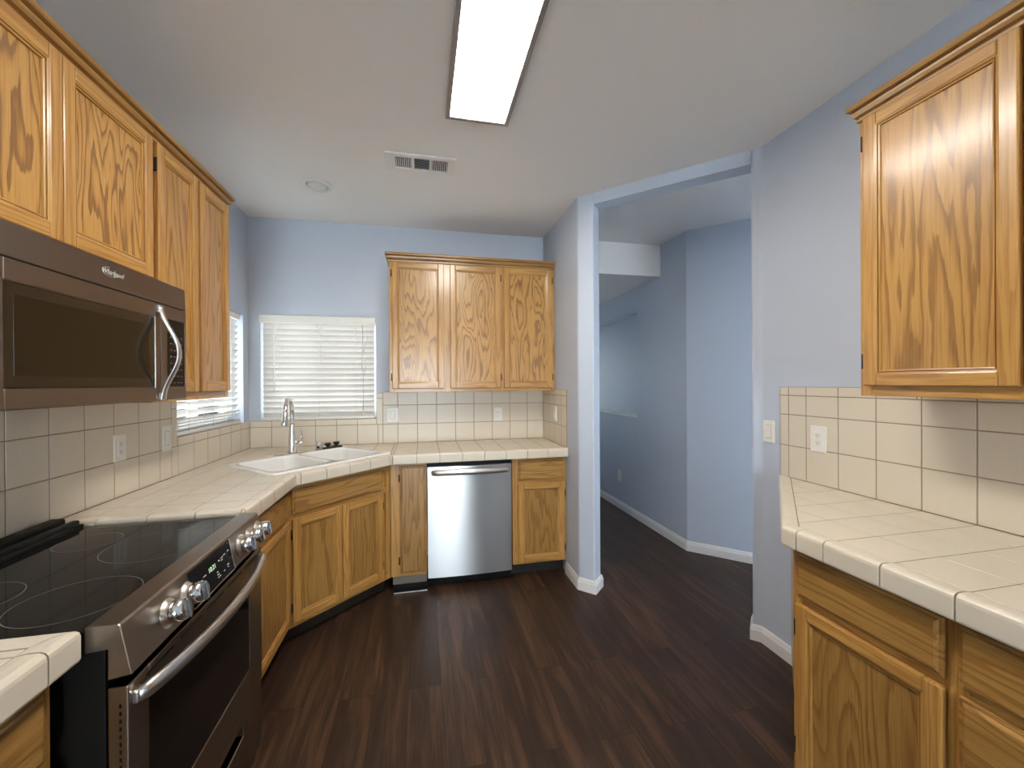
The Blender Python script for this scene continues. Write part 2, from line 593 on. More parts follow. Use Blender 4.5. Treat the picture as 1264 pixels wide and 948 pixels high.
w = MB()
y0, y1, z0, z1 = WIN_L
w.box(XL - WT, XL, -5.2, y0, 0, ZC, PAINT)
w.box(XL - WT, XL, y1, YB, 0, ZC, PAINT)
w.box(XL - WT, XL, y0, y1, 0, z0, PAINT)
w.box(XL - WT, XL, y0, y1, z1, ZC, PAINT)
struct(w, 'wall_left')
w = MB()
x0, x1, z0, z1 = WIN_B
w.box(XL - WT, x0, YB, YB + WT, 0, ZC, PAINT)
w.box(x1, XP + 0.13, YB, YB + WT, 0, ZC, PAINT)
w.box(x0, x1, YB, YB + WT, 0, z0, PAINT)
w.box(x0, x1, YB, YB + WT, z1, ZC, PAINT)
struct(w, 'wall_back')

# partition between kitchen and hall, with the left jamb of the angled opening
ja = (OPL[0] + JT, OPL[1] + JT)
pts = [(XP, YB), (XP, YP), OPL, ja, (XP + 0.13, ja[1] + 0.034), (XP + 0.13, YB)]
w = MB(); w.prism(pts, 0, ZC, PAINT, bevel_vert=(0.012, [(XP, YP), OPL, ja]))
w.box(XP, XP + 0.13, YB + WT, 7.1, 0, ZC, PAINT)
struct(w, 'wall_partition')
jb = (OPR[0] + JT, OPR[1] + JT)
w = MB()
w.prism([OPL, OPR, jb, ja], 2.651, ZC, PAINT)
struct(w, 'wall_doorway')
w = MB()
w.prism([OPR, (XR, XR and 1.9113), (XR, -5.2), (XR + 0.14, -5.2), (XR + 0.14, jb[1] - 0.04), jb], 0, ZC, PAINT,
        bevel_vert=(0.016, [OPR, jb, (XR, 1.9113)]))
struct(w, 'wall_right')
# hall: long wall with a niche, angled wall, far wall
HX = 2.205
w = MB()
w.prism([(HX, 3.09), (HX + 0.14, 3.148), (3.6, 1.893), (3.6, 1.695)], 0, ZC, PAINT)
struct(w, 'wall_hall_angle')
w = MB()
NZ0, NZ1, NY = 1.079, 2.174, 3.915
w.box(HX, HX + 0.14, 3.09, NY, 0, ZC, PAINT)
w.box(HX, HX + 0.14, NY, 5.6, 0, NZ0, PAINT)
w.box(HX, HX + 0.14, NY, 5.6, NZ1, ZC, PAINT)
w.box(HX + 0.10, HX + 0.14, NY, 5.6, NZ0, NZ1, PAINT)
w.box(HX, HX + 0.14, 5.6, 7.1, 0, ZC, PAINT)
struct(w, 'wall_hall')
w = MB(); w.box(HX - 0.008, HX + 0.10, NY, 5.6, NZ0 - 0.012, NZ0 + 0.004, WHITE, 0.004)
struct(w, 'trim_1')
w = MB(); w.box(XP + 0.13, HX, 3.475, 7.1, 2.433, ZC, CEIL)
struct(w, 'ceiling_soffit')
# far end of the hall, with an unseen window added to light it
w = MB()
w.box(XP + 0.13, 1.35, 6.95, 7.1, 0, ZC, PAINT)
w.box(1.75, 3.6, 6.95, 7.1, 0, ZC, PAINT)
w.box(1.35, 1.75, 6.95, 7.1, 0, 0.9, PAINT)
w.box(1.35, 1.75, 6.95, 7.1, 2.1, ZC, PAINT)
struct(w, 'wall_hall_far')
w = MB()
w.box(3.46, 3.6, -5.2, -0.5, 0, ZC, PAINT)
w.box(3.46, 3.6, 1.2, 1.9, 0, ZC, PAINT)
w.box(3.46, 3.6, -0.5, 1.2, 0, 0.3, PAINT)
w.box(3.46, 3.6, -0.5, 1.2, 2.2, ZC, PAINT)
struct(w, 'wall_hall_right')
# rear wall behind the camera with a glazed opening added for fill light
w = MB()
w.box(XL - WT, -0.9, -5.35, -5.2, 0, ZC, PAINT)
w.box(0.9, 3.6, -5.35, -5.2, 0, ZC, PAINT)
w.box(-0.9, 0.9, -5.35, -5.2, 2.3, ZC, PAINT)
w.box(-0.9, 0.9, -5.35, -5.2, 0, 0.12, PAINT)
struct(w, 'wall_rear')

def window(n, axis, a0, a1, z0, z1, depth0, depth1):
    """frame, centre mullion and panes set in an opening; axis is the wall's running axis"""
    fr = MB()
    def bx(mb, p0, p1, d0, d1, q0, q1, m, bev=0.004):
        if axis == 'x':
            mb.box(p0, p1, d0, d1, q0, q1, m, bev)
        else:
            mb.box(d0, d1, p0, p1, q0, q1, m, bev)
    t = 0.045
    bx(fr, a0, a0 + t, depth0, depth1, z0, z1, WHITE)
    bx(fr, a1 - t, a1, depth0, depth1, z0, z1, WHITE)
    bx(fr, a0 + t, a1 - t, depth0, depth1, z0, z0 + t, WHITE)
    bx(fr, a0 + t, a1 - t, depth0, depth1, z1 - t, z1, WHITE)
    mid = (a0 + a1) / 2
    bx(fr, mid - 0.02, mid + 0.02, depth0, depth1, z0 + t, z1 - t, WHITE)
    o = struct(fr, 'window_%d' % n)
    dm = (depth0 + depth1) / 2
    for p0, p1 in ((a0 + t, mid - 0.02), (mid + 0.02, a1 - t)):
        g = MB()
        bx(g, p0, p1, dm - 0.003, dm + 0.003, z0 + t, z1 - t, PANE, 0)
        g.obj('pane', o)
    return o
window(1, 'y', WIN_L[0], WIN_L[1], WIN_L[2], WIN_L[3], XL - 0.148, XL - 0.105)
window(2, 'x', WIN_B[0], WIN_B[1], WIN_B[2], WIN_B[3], YB + 0.105, YB + 0.148)
window(3, 'x', -0.9, 0.9, 0.12, 2.3, -5.33, -5.27)  # unseen, added behind the camera to bring in fill daylight
window(4, 'x', 1.35, 1.75, 0.9, 2.1, 7.0, 7.05)  # unseen, added as daylight source for the hall

window(5, 'y', -0.5, 1.2, 0.3, 2.2, 3.50, 3.56)  # unseen, added to throw daylight on the angled hall wall
BB = [(0, 0), (0.014, 0), (0.014, 0.058), (0.010, 0.066), (0.009, 0.074), (0.004, 0.085), (0, 0.085)]
def base(name, path):
    m_ = MB(); m_.sweep(path, BB, WHITE)
    struct(m_, name)
base('baseboard_partition', [(XP + 0.13, 3.4), (XP + 0.13, ja[1] + 0.034), ja, OPL, (XP, YP), (XP, 2.93)][::-1])
base('baseboard_right', [(XR, 1.0), (XR, 1.9113), OPR, jb, (XR + 0.14, jb[1] - 0.04), (XR + 0.14, 1.2)][::-1][::-1][::-1])
base('baseboard_hall', [(HX, 6.9), (HX, 3.09), (3.44, 1.855)])

# ------------------------------------------------------------------ wall tiles (backsplash)
T = 0.157
ROWS = [0.95, 1.106, 1.262]
TH = 0.008
def cells(joints, lo, hi):
    js = sorted(set([lo, hi] + [j for j in joints if lo + 0.004 < j < hi - 0.004]))
    return list(zip(js, js[1:]))

def backsplash(name, label, regions, to3, joints):
    root = thing(name, label, 'backsplash')
    tm, gm = MB(), MB()
    for (a0, a1, b0, b1, zj, aj) in regions:
        # grout bed slab
        q = [to3(a0, b0, 0), to3(a1, b0, 0), to3(a1, b1, 0), to3(a0, b1, 0)]
        d = to3(a0, b0, 0.0065) - to3(a0, b0, 0)
        gm.poly_extrude([to3(a0, b0, 0.0003), to3(a1, b0, 0.0003), to3(a1, b1, 0.0003), to3(a0, b1, 0.0003)], d, GROUT)
        for u0, u1 in cells(aj if aj is not None else joints, a0, a1):
            for v0, v1 in cells(zj, b0, b1):
                tile_poly(tm, rect(u0, u1, v0, v1), to3, thick=TH)
    tm.obj('tiles', root)
    gm.obj('grout', root)
    return root
LJ = [1.61 + T * k for k in range(-6, 13)]
BJ = [-0.195 + T * k for k in range(-8, 10)]
RJ = [1.734, 1.637] + [1.637 - T * k for k in range(1, 14)]
backsplash('tile_backsplash', 'cream square wall tiles on the left wall behind the range and below the left window',
           [(0.3, 2.492, 0.95, 1.378, ROWS, None), (2.492, 2.543, 1.107, 1.362, [1.31], []),
            (2.492, 3.490, 0.95, 1.107, ROWS, None), (2.543, 3.490, 1.107, 1.154, [], None)],
           lambda u, v, h: Vector((XL + h, u, v)), LJ)
backsplash('tile_backsplash', 'cream square wall tiles on the back wall above sink and dishwasher counter',
           [(XL + 0.009, -0.313, 0.95, 1.107, ROWS, None), (XL + 0.009, -0.363, 1.107, 1.154, [], None),
            (-0.363, -0.313, 1.107, 1.362, [1.32], []), (-0.313, 1.051, 0.95, 1.370, ROWS, None)],
           lambda u, v, h: Vector((u, YB - h, v)), BJ)
backsplash('tile_backsplash', 'short return of cream wall tiles on the partition beside the small right base cabinet',
           [(2.905, 3.490, 0.95, 1.338, ROWS, [3.49 - T * k for k in range(1, 4)]), (2.905, 3.490, 1.338, 1.384, [], [3.49 - T * k for k in range(1, 4)])],
           lambda u, v, h: Vector((XP - h, u, v)), [])
backsplash('tile_backsplash', 'cream square wall tiles on the right wall above the right counter',
           [(-0.3, 1.785, 0.95, 1.366, [1.112, 1.269], RJ), (1.18, 1.785, 1.366, 1.410, [], RJ), (-0.3, 1.18, 1.366, 1.384, [], RJ)],
           lambda u, v, h: Vector((XR - h, u, v)), RJ)

# ------------------------------------------------------------------ tiled counters
TRIM = [(-0.048, 0.950), (-0.030, 0.9525), (-0.012, 0.9520), (-0.005, 0.949), (-0.0012, 0.944), (0, 0.937), (0, 0.892), (-0.002, 0.887), (-0.010, 0.886), (-0.010, 0.900), (-0.048, 0.900)]
TRIMW = 0.05
def trim_run(mb, a, b, s0, s1, first, pitch, gapw=0.0019):
    """edge cap pieces from a to b (outward on the right); s0/s1 mitre slopes; joints from 'first' every pitch"""
    A, B = Vector(a), Vector(b)
    Lr = (B - A).length
    d = (B - A) / Lr
    js = [0.0] + ([j for j in first] if isinstance(first, list) else [first + pitch * k for k in range(60) if 0.02 < first + pitch * k < Lr - 0.02]) + [Lr]
    for p, q in zip(js, js[1:]):
        pa = A + d * (p + gapw); pb = A + d * (q - gapw)
        mb.sweep([pa, pb], TRIM, TILE, s0 if p == 0.0 else 0.0, s1 if q == Lr else 0.0)

def countertop(name, label, outline, conv_regions, xj, yj, runs, holes=None, bed=None):
    root = thing(name, label, 'countertop')
    tm, gm, em = MB(), MB(), MB()
    to3 = lambda u, v, h: Vector((u, v, 0.9435 + h))
    for reg in conv_regions:
        xs = [p[0] for p in reg]; ys = [p[1] for p in reg]
        for u0, u1 in cells(xj, min(xs), max(xs)):
            for v0, v1 in cells(yj, min(ys), max(ys)):
                p = clip_convex(rect(u0, u1, v0, v1), reg)
                if p:
                    tile_poly(tm, p, to3, thick=0.0065)
    for poly in bed:
        gm.prism(poly, 0.888, 0.9485, GROUT)
    for r_ in runs:
        trim_run(em, *r_)
    tm.obj('tiles', root)
    gm.obj('grout', root)
    em.obj('edge_trim', root)
    return root

# sink frame: u along the angled front (to the right), v back into the corner
def uv(u, v):
    return ((u - v) * S2, (u + v) * S2)
SU0, SU1, SV0, SV1 = 1.135, 1.965, 2.245, 2.800
VF = (Y1 - XCL) * S2           # front edge of the angled counter in v
def xy2uv(p):
    return ((p[0] + p[1]) * S2, (p[1] - p[0]) * S2)
SH = 0.012
hole = [(SU0 + SH, SV0 + SH), (SU1 - SH, SV0 + SH), (SU1 - SH, SV1 - SH), (SU0 + SH, SV1 - SH)]
big = [(XL + 0.008, YR1 + TRIMW), (XCL - TRIMW, YR1 + TRIMW), (XCL - TRIMW, Y1 + TRIMW * 0.414), (X1 - TRIMW * 0.414, YCB + TRIMW), (XP - 0.008, YCB + TRIMW), (XP - 0.008, YB - 0.008), (XL + 0.008, YB - 0.008)]
def halfplane_clip(poly, uvcoord, val, keep_less):
    # uvcoord 0 -> u, 1 -> v
    n = (S2, S2) if uvcoord == 0 else (-S2, S2)
    p = (n[0] * val, n[1] * val)
    if not keep_less:
        n = (-n[0], -n[1])
    return clip_half(poly, p, n)
# convex pieces of the L-run
cw = [(XL + 0.008, YR1 + TRIMW), (XCL - TRIMW, YR1 + TRIMW), (XCL - TRIMW, Y1 + TRIMW * 0.414), (XL + 0.008, Y1 + TRIMW * 0.414)]
c2 = [(XL + 0.008, Y1 + TRIMW * 0.414), (XCL - TRIMW, Y1 + TRIMW * 0.414), (X1 - TRIMW * 0.414, YCB + TRIMW), (X1 - TRIMW * 0.414, YB - 0.008), (XL + 0.008, YB - 0.008)]
c3 = [(X1 - TRIMW * 0.414, YCB + TRIMW), (XP - 0.008, YCB + TRIMW), (XP - 0.008, YB - 0.008), (X1 - TRIMW * 0.414, YB - 0.008)]
def minus_hole(poly):
    out = []
    a = halfplane_clip(poly, 1, hole[0][1], True); out.append(a)
    rest = halfplane_clip(poly, 1, hole[0][1], False)
    b_ = halfplane_clip(rest, 1, hole[2][1], False); out.append(b_)
    rest = halfplane_clip(rest, 1, hole[2][1], True)
    out.append(halfplane_clip(rest, 0, hole[0][0], True))
    out.append(halfplane_clip(rest, 0, hole[1][0], False))
    return [p for p in out if len(p) >= 3 and abs(area(p)) > 1e-5]
# tile each grid cell against the pieces (cells stay whole where the hole does not cut them)
def tiles_lrun():
    regs = []
    for c in (cw, c2, c3):
        regs += minus_hole(c)
    return regs

def countertop_lrun():
    root = thing('tiled_countertop', 'long cream tiled countertop turning the corner from range past sink to dishwasher', 'countertop')
    tm, gm, em = MB(), MB(), MB()
    to3 = lambda u, v, h: Vector((u, v, 0.9435 + h))
    xj = [XCL - TRIMW - T * k for k in range(5)] + [x for x in BJ if x > X1 - 0.05]
    yj = [y for y in LJ] + [YCB + TRIMW + T * k for k in range(0, 5)]
    yj_left = list(LJ)
    for regs, xs_, ys_ in (((cw,), xj, yj_left), ((c2,), xj + [-0.51, -0.352], yj_left), ((c3,), BJ, [YCB + TRIMW + 0.30])):
        for reg0 in regs:
            bx0, bx1 = min(p[0] for p in reg0), max(p[0] for p in reg0)
            by0, by1 = min(p[1] for p in reg0), max(p[1] for p in reg0)
            for u0, u1 in cells(xs_, bx0, bx1):
                for v0, v1 in cells(ys_, by0, by1):
                    p = clip_convex(rect(u0, u1, v0, v1), reg0)
                    if not p:
                        continue
                    for q in (minus_hole(p)):
                        tile_poly(tm, q, to3, thick=0.0065)
    e = 0.012
    outer = [(XL + 0.004, YR1 + e), (XCL - e, YR1 + e), (XCL - e, Y1 + e * 0.414), (X1 - e * 0.414, YCB + e), (XP - 0.004, YCB + e), (XP - 0.004, YB - 0.004), (XL + 0.004, YB - 0.004)]
    for c in ([outer[0], outer[1], outer[2], (XL + 0.004, outer[2][1])], [(XL + 0.004, outer[2][1]), outer[2], outer[3], (outer[3][0], YB - 0.004), (XL + 0.004, YB - 0.004)], [outer[3], outer[4], outer[5], (outer[3][0], YB - 0.004)]):
        for q in minus_hole(c):
            gm.prism(q, 0.888, 0.9485, GROUT)
    t22 = math.tan(R(22.5))
    # runs travel so that 'right of travel' is outward (towards the room)
    a = [(XL + 0.01, YR1), (XCL, YR1), (XCL, Y1), (X1, YCB), (XP - 0.001, YCB)]
    trim_run(em, a[0], a[1], 0, 1, [0.13 + T * k for k in range(0, 4)], T)
    trim_run(em, a[1], a[2], -1, -t22, [y - YR1 for y in LJ if YR1 + 0.06 < y < Y1 - 0.05], T)
    trim_run(em, a[2], a[3], t22, -t22, [0.03 + 0.153 * k for k in range(0, 5) if 0.03 + 0.153 * k < 0.66], T)
    trim_run(em, a[3], a[4], t22, 0, [x - X1 for x in BJ if X1 + 0.02 < x < XP - 0.03], T)
    tm.obj('tiles', root); gm.obj('grout', root); em.obj('edge_trim', root)
    return root
countertop_lrun()

# short counter nearer than the range
YN0 = 0.15
xjn = [XCL - TRIMW - T * k for k in range(5)]
yjn = [YR0 - 0.075 - T * k for k in range(8)]
rgn = [(XL + 0.008, YN0), (XCL - TRIMW, YN0), (XCL - TRIMW, YR0 - TRIMW), (XL + 0.008, YR0 - TRIMW)]
countertop('tiled_countertop', 'short cream tiled countertop on the near side of the range at bottom left', None, [rgn], xjn, yjn,
           [((XCL, YN0), (XCL, YR0), 0, 1, [YR0 - 0.075 - T * k - YN0 for k in range(4, -1, -1)], T),
            ((XCL, YR0), (XL + 0.01, YR0), -1, 0, [0.15 + T * k for k in range(3)], T)],
           bed=[[(XL + 0.004, YN0), (XCL - 0.012, YN0), (XCL - 0.012, YR0 - 0.012), (XL + 0.004, YR0 - 0.012)]])

# right counter, far end cut at 45 degrees
dfar = XRC - YRC                              # x - y along the angled end
xw = XR - 0.008
tan22 = math.tan(R(22.5))
YRN = -0.35
A0, A1 = (XRC, YRN), (XRC, YRC)
A2 = (XR - 0.006, XR - 0.006 - dfar)
inX = XRC + TRIMW
off = TRIMW * math.sqrt(2)
rgr = [(inX, YRN), (xw, YRN), (xw, xw - dfar - off), (inX, inX - dfar - off)]
xjr = [inX + T * k for k in range(6)]
countertop('tiled_countertop', 'cream tiled countertop along the right wall with an angled far end', None, [rgr], xjr, RJ,
           [(A2, A1, 0, -tan22, [0.2 * k for k in range(1, 5) if 0.2 * k < 0.88], T),
            (A1, A0, tan22, 0, [0.055] + [YRC - y for y in RJ if y < YRC - 0.1 and y > YRN + 0.05], T)],
           bed=[[(XRC + 0.012, YRN), (XR - 0.004, YRN), (XR - 0.004, XR - 0.004 - dfar - 0.017), (XRC + 0.012, XRC + 0.012 - dfar - 0.017)]])

# ------------------------------------------------------------------ oak cabinets (local x = left to right, y = into the wall, z up)
DT = 0.020
def door(parent, x0, x1, z0, z1, hinge=None, panel=OAK_PANEL, sw=0.042):
    f = MB()
    y0, y1 = -DT, -0.0015
    b = 0.0045
    f.box(x0, x0 + sw, y0, y1, z0, z1, OAK_V, b)
    f.box(x1 - sw, x1, y0, y1, z0, z1, OAK_V, b)
    f.box(x0 + sw - 0.0005, x1 - sw + 0.0005, y0, y1, z0, z0 + sw, OAK_H, b)
    f.box(x0 + sw - 0.0005, x1 - sw + 0.0005, y0, y1, z1 - sw, z1, OAK_H, b)
    # stepped bead round the panel
    xi0, xi1, zi0, zi1 = x0 + sw, x1 - sw, z0 + sw, z1 - sw
    steps = [(-0.001, y0 + 0.002), (0.0035, y0 + 0.0035), (0.0040, y0 + 0.0095), (0.0062, y0 + 0.0095), (0.0067, y0 + 0.0050), (0.0110, y0 + 0.0065), (0.0118, y0 + 0.0135)]
    def ring(o, y):
        return [(xi0 + o, y, zi0 + o), (xi1 - o, y, zi0 + o), (xi1 - o, y, zi1 - o), (xi0 + o, y, zi1 - o)]
    rings = [ring(*s) for s in steps]
    for a, c in zip(rings, rings[1:]):
        for i in range(4):
            j = (i + 1) % 4
            f.face((a[i], a[j], c[j], c[i]), OAK_H if i in (0, 2) else OAK_V)
    d = f.obj('door', parent)
    p = MB()
    o = 0.010
    p.box(xi0 + o, xi1 - o, y0 + 0.0120, y1 - 0.002, zi0 + o, zi1 - o, panel)
    p.obj('panel', d)
    if hinge:
        hx = x0 - 0.004 if hinge == 'l' else x1 + 0.004
        for hz in (z0 + 0.085, z1 - 0.085):
            h = MB()
            h.box(hx - 0.005, hx + 0.005, -0.012, 0.002, hz - 0.024, hz + 0.024, HINGE, 0.002)
            h.lathe([(0.0042, -0.026), (0.0042, 0.026)], HINGE, (hx, -0.013, hz), n=10)
            h.obj('hinge', d)
    return d

def drawer(parent, x0, x1, z0, z1, m=OAK_DRAWER, name='drawer'):
    f = MB()
    f.box(x0, x1, -0.0125, -0.0015, z0, z1, m, 0.004)
    b = bmesh.new()
    lv = [(0.0095, -0.0125), (0.0115, -0.0165), (0.0165, -0.0195)]
    rows = [[b.verts.new(p) for p in ((x0 + o, y, z0 + o), (x1 - o, y, z0 + o), (x1 - o, y, z1 - o), (x0 + o, y, z1 - o))] for o, y in lv]
    for a, c in zip(rows, rows[1:]):
        for i in range(4):
            b.faces.new((a[i], a[(i + 1) % 4], c[(i + 1) % 4], c[i]))
    b.faces.new(rows[-1])
    bmesh.ops.recalc_face_normals(b, faces=b.faces)
    f._merge(b, m)
    return f.obj(name, parent)

CROWN = [(o_ * (0.57 if o_ > 0 else 1), z_) for o_, z_ in [(-0.002, 2.352), (0.006, 2.352), (0.014, 2.356), (0.016, 2.362), (0.004, 2.365), (0.004, 2.370), (0.024, 2.374), (0.032, 2.384), (0.034, 2.390), (0.020, 2.393), (0.020, 2.397), (0.046, 2.399), (0.049, 2.402), (0.049, 2.416), (0.046, 2.419), (-0.002, 2.419)]]

def face_frame(root, w_, z0, z1, stiles, rails, rail_w=0.03, depth=0.022):
    """stiles: list of (x0,x1); rails: list of (x0,x1,z0,z1)"""
    f = MB()
    for a, b in stiles:
        f.box(a, b, 0, depth, z0, z1, OAK_V, 0.0012, 1)
    for a, b, c, d in rails:
        f.box(a, b, 0.0006, depth, c, d, OAK_H, 0.0012, 1)
    return f.obj('face_frame', root)

def wall_cabinet(label, loc, rz, w_, depth, z0, z1, doors, crown_path, mids=(), group=None, pm=None, bottom_rail=0.035):
    """doors: list of (x0, x1, hinge)"""
    root = thing('wall_cabinet', label, 'cabinet', loc, rz, group)
    zt = 2.360
    c = MB()
    c.box(0, 0.016, 0.022, depth, z0, zt, OAK_V)
    c.box(w_ - 0.016, w_, 0.022, depth, z0, zt, OAK_V)
    c.box(0.016, w_ - 0.016, 0.022, depth, z0 + 0.012, z0 + 0.028, OAK_H)
    c.box(0.016, w_ - 0.016, 0.022, depth, zt - 0.016, zt, OAK_H)
    c.box(0.016, w_ - 0.016, depth - 0.008, depth, z0 + 0.028, zt - 0.016, OAK_V)
    c.obj('carcass', root)
    st = [(0, 0.036), (w_ - 0.036, w_)] + list(mids)
    rl = [(0.036, w_ - 0.036, z0, z0 + bottom_rail), (0.036, w_ - 0.036, 2.33, 2.362)]
    face_frame(root, w_, z0, 2.362, st, rl)
    for (a, b, h) in doors:
        door(root, a, b, z1[0], z1[1], h, panel=pm or OAK_PANEL)
    k = MB(); k.sweep(crown_path, CROWN, OAK_CROWN)
    k.obj('crown', root)
    return root

# --- left wall: local x = world y - origin, local y = into the left wall
UFX = -0.9636 - 0.0
def left_loc(y):
    return (UFX - 0.02, y, 0)
UD = abs(XL - (UFX - 0.02)) - 0.001
wall_cabinet('short oak wall cabinet with two doors directly above the microwave', left_loc(0.985), R(90), 0.789, UD, 1.80, (1.832, 2.352),
             [(0.012, 0.387, None), (0.3885, 0.778, 'r')], [(0.789, 0), (0, 0)][::-1], mids=[(0.37, 0.405)])
wall_cabinet('tall oak wall cabinet with two doors between microwave and left window', left_loc(1.7755), R(90), 0.619, UD, 1.372, (1.407, 2.352),
             [(0.0165, 0.300, 'l'), (0.321, 0.598, None)], [(0, 0), (0.619, 0), (0.619, UD)], mids=[(0.29, 0.33)], pm=OAK_LONG)
# --- back wall
BFY = 3.17 + 0.02
BD = YB - BFY - 0.001
wall_cabinet('three-door oak wall cabinet hanging on the back wall over the dishwasher counter', (-0.237, BFY, 0), 0, 1.295, BD, 1.372, (1.400, 2.350),
             [(0.022, 0.404, 'l'), (0.452, 0.846, 'r'), (0.873, 1.272, 'r')], [(0, BD), (0, 0), (1.295, 0)], mids=[(0.395, 0.462), (0.836, 0.884)])
# --- right wall: local x = origin - world y
RFX = 1.505 + 0.02
RD = XR - RFX - 0.001
wall_cabinet('large oak wall cabinet with tall glossy doors on the right wall', (RFX, 1.156, 0), R(-90), 0.85, RD, 1.386, (1.421, 2.352),
             [(0.021, 0.406, 'l'), (0.424, 0.828, 'r')], [(0, RD), (0, 0), (0.85, 0)], mids=[(0.396, 0.434)], pm=OAK_LONG)

def base_cabinet(label, loc, rz, w_, depth, fronts, stiles, rails, body=None, toe=True, group=None, z0=0.10, toe_depth=0.075):
    root = thing('base_cabinet', label, 'cabinet', loc, rz, group)
    c = MB()
    if body is None:
        c.box(0, 0.016, 0.022, depth, z0, BASE_TOP, OAK_V)
        c.box(w_ - 0.016, w_, 0.022, depth, z0, BASE_TOP, OAK_V)
        c.box(0.016, w_ - 0.016, 0.022, depth, z0, z0 + 0.016, OAK_H)
        c.box(0.016, w_ - 0.016, depth - 0.008, depth, z0 + 0.016, BASE_TOP, OAK_V)
    else:
        c.prism(body, z0, BASE_TOP, OAK_V)
    c.obj('carcass', root)
    if toe:
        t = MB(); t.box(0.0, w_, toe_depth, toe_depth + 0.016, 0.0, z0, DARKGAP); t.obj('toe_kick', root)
    face_frame(root, w_, z0, BASE_TOP, stiles, rails)
    for fn in fronts:
        if fn[0] == 'drawer':
            drawer(root, *fn[1:5], name=fn[5] if len(fn) > 5 else 'drawer')
        elif fn[0] == 'slab':
            sd_ = drawer(root, *fn[1:5], m=OAK_PLAIN, name='door')
            for hz in (fn[3] + 0.085, fn[4] - 0.085):
                h = MB(); h.box(fn[1] - 0.010, fn[1] + 0.001, -0.012, 0.002, hz - 0.026, hz + 0.026, HINGE, 0.002)
                h.obj('hinge', sd_)
        else:
            door(root, *fn[1:5], hinge=fn[5], panel=OAK_PLAIN)
    return root

LFX = XCL - 0.052           # face-frame plane of left bases (doors stand 20 mm proud)
LD = LFX - XL - 0.001
base_cabinet('oak base cabinet with a drawer under the short counter at bottom left', (LFX, 0.16, 0), R(90), 0.825, LD,
             [('drawer', 0.03, 0.800, 0.715, 0.862), ('door', 0.03, 0.410, 0.13, 0.695, 'l'), ('door', 0.420, 0.800, 0.13, 0.695, 'r')],
             [(0, 0.036), (0.789, 0.825)], [(0.036, 0.789, 0.10, 0.135), (0.036, 0.789, 0.69, 0.72), (0.036, 0.789, 0.85, BASE_TOP)])
wl = Y1 - YR1 - 0.006 + 0.016
base_cabinet('oak base cabinet with one drawer and door between range and sink corner', (LFX, YR1 + 0.006, 0), R(90), wl, LD,
             [('drawer', 0.02, 0.655, 0.715, 0.862), ('door', 0.02, 0.655, 0.13, 0.695, None)],
             [(0, 0.036), (wl - 0.036, wl)], [(0.036, wl - 0.036, 0.10, 0.135), (0.036, wl - 0.036, 0.69, 0.72), (0.036, wl - 0.036, 0.85, BASE_TOP)])
# angled sink base: local x along (1,1), y along (-1,1)
ca, cb = (LFX, Y1 + 0.0215), (X1 - 0.0215, YCB + 0.052)
wd = math.hypot(cb[0] - ca[0], cb[1] - ca[1])
cr_ = 0.62
sinkbase = base_cabinet('angled oak sink base cabinet with two doors under the corner sink', (ca[0], ca[1], 0), R(45), wd, 0.5,
             [('drawer', 0.024, 0.636, 0.718, 0.860, 'false_front'), ('door', 0.024, 0.325, 0.128, 0.700, 'l'), ('door', 0.331, 0.636, 0.128, 0.700, 'r')],
             [(0, 0.034), (wd - 0.034, wd)], [(0.034, wd - 0.034, 0.10, 0.135), (0.034, wd - 0.034, 0.69, 0.73), (0.034, wd - 0.034, 0.85, BASE_TOP)],
             body=[(0.0, 0.022), (wd, 0.022), (wd, 0.030), (0.0, 0.030)])
# back run
BFY2 = YCB + 0.052
BD2 = YB - BFY2 - 0.001
base_cabinet('narrow oak cabinet with one slim door between sink corner and dishwasher', (cb[0] + 0.002, BFY2, 0), 0, 0.028 - cb[0] - 0.002, BD2,
             [('slab', 0.062, 0.238, 0.125, 0.868)], [(0, 0.070), (0.228, 0.028 - cb[0] - 0.002)], [(0.070, 0.228, 0.10, 0.13), (0.070, 0.228, 0.855, BASE_TOP)], toe=False)
wsm = XP - 0.002 - 0.645
base_cabinet('small oak base cabinet with drawer and door right of the dishwasher', (0.645, BFY2, 0), 0, wsm, BD2,
             [('drawer', 0.039, 0.398, 0.715, 0.864), ('door', 0.039, 0.398, 0.116, 0.695, 'r')],
             [(0, 0.045), (wsm - 0.026, wsm)], [(0.045, wsm - 0.026, 0.10, 0.125), (0.045, wsm - 0.026, 0.69, 0.72), (0.045, wsm - 0.026, 0.855, BASE_TOP)])
# right run (local x = origin - world y)
RFX2 = XRC + 0.052
RD2 = XR - RFX2 - 0.001
far = base_cabinet('oak base cabinet with drawer and door at the angled far end of the right counter', (RFX2, 1.160, 0), R(-90), 0.434, RD2,
             [('drawer', 0.023, 0.421, 0.718, 0.866), ('door', 0.023, 0.421, 0.13, 0.697, 'l')],
             [(0, 0.036), (0.410, 0.434)], [(0.036, 0.410, 0.10, 0.135), (0.036, 0.410, 0.69, 0.725), (0.036, 0.410, 0.855, BASE_TOP)],
             body=[(0.0, 0.022), (0.434, 0.022), (0.434, RD2), (-0.50, RD2), (-0.50, 0.52)])
base_cabinet('oak base cabinet with two drawers nearest the camera under the right counter', (RFX2, 0.726, 0), R(-90), 0.90, RD2,
             [('drawer', 0.013, 0.445, 0.718, 0.866), ('drawer', 0.013, 0.445, 0.42, 0.700), ('drawer', 0.013, 0.445, 0.13, 0.402), ('drawer', 0.465, 0.88, 0.718, 0.866), ('door', 0.465, 0.88, 0.13, 0.700, 'r')],
             [(0, 0.026), (0.44, 0.47), (0.87, 0.90)], [(0.026, 0.87, 0.10, 0.135), (0.026, 0.87, 0.69, 0.725), (0.026, 0.87, 0.855, BASE_TOP)])
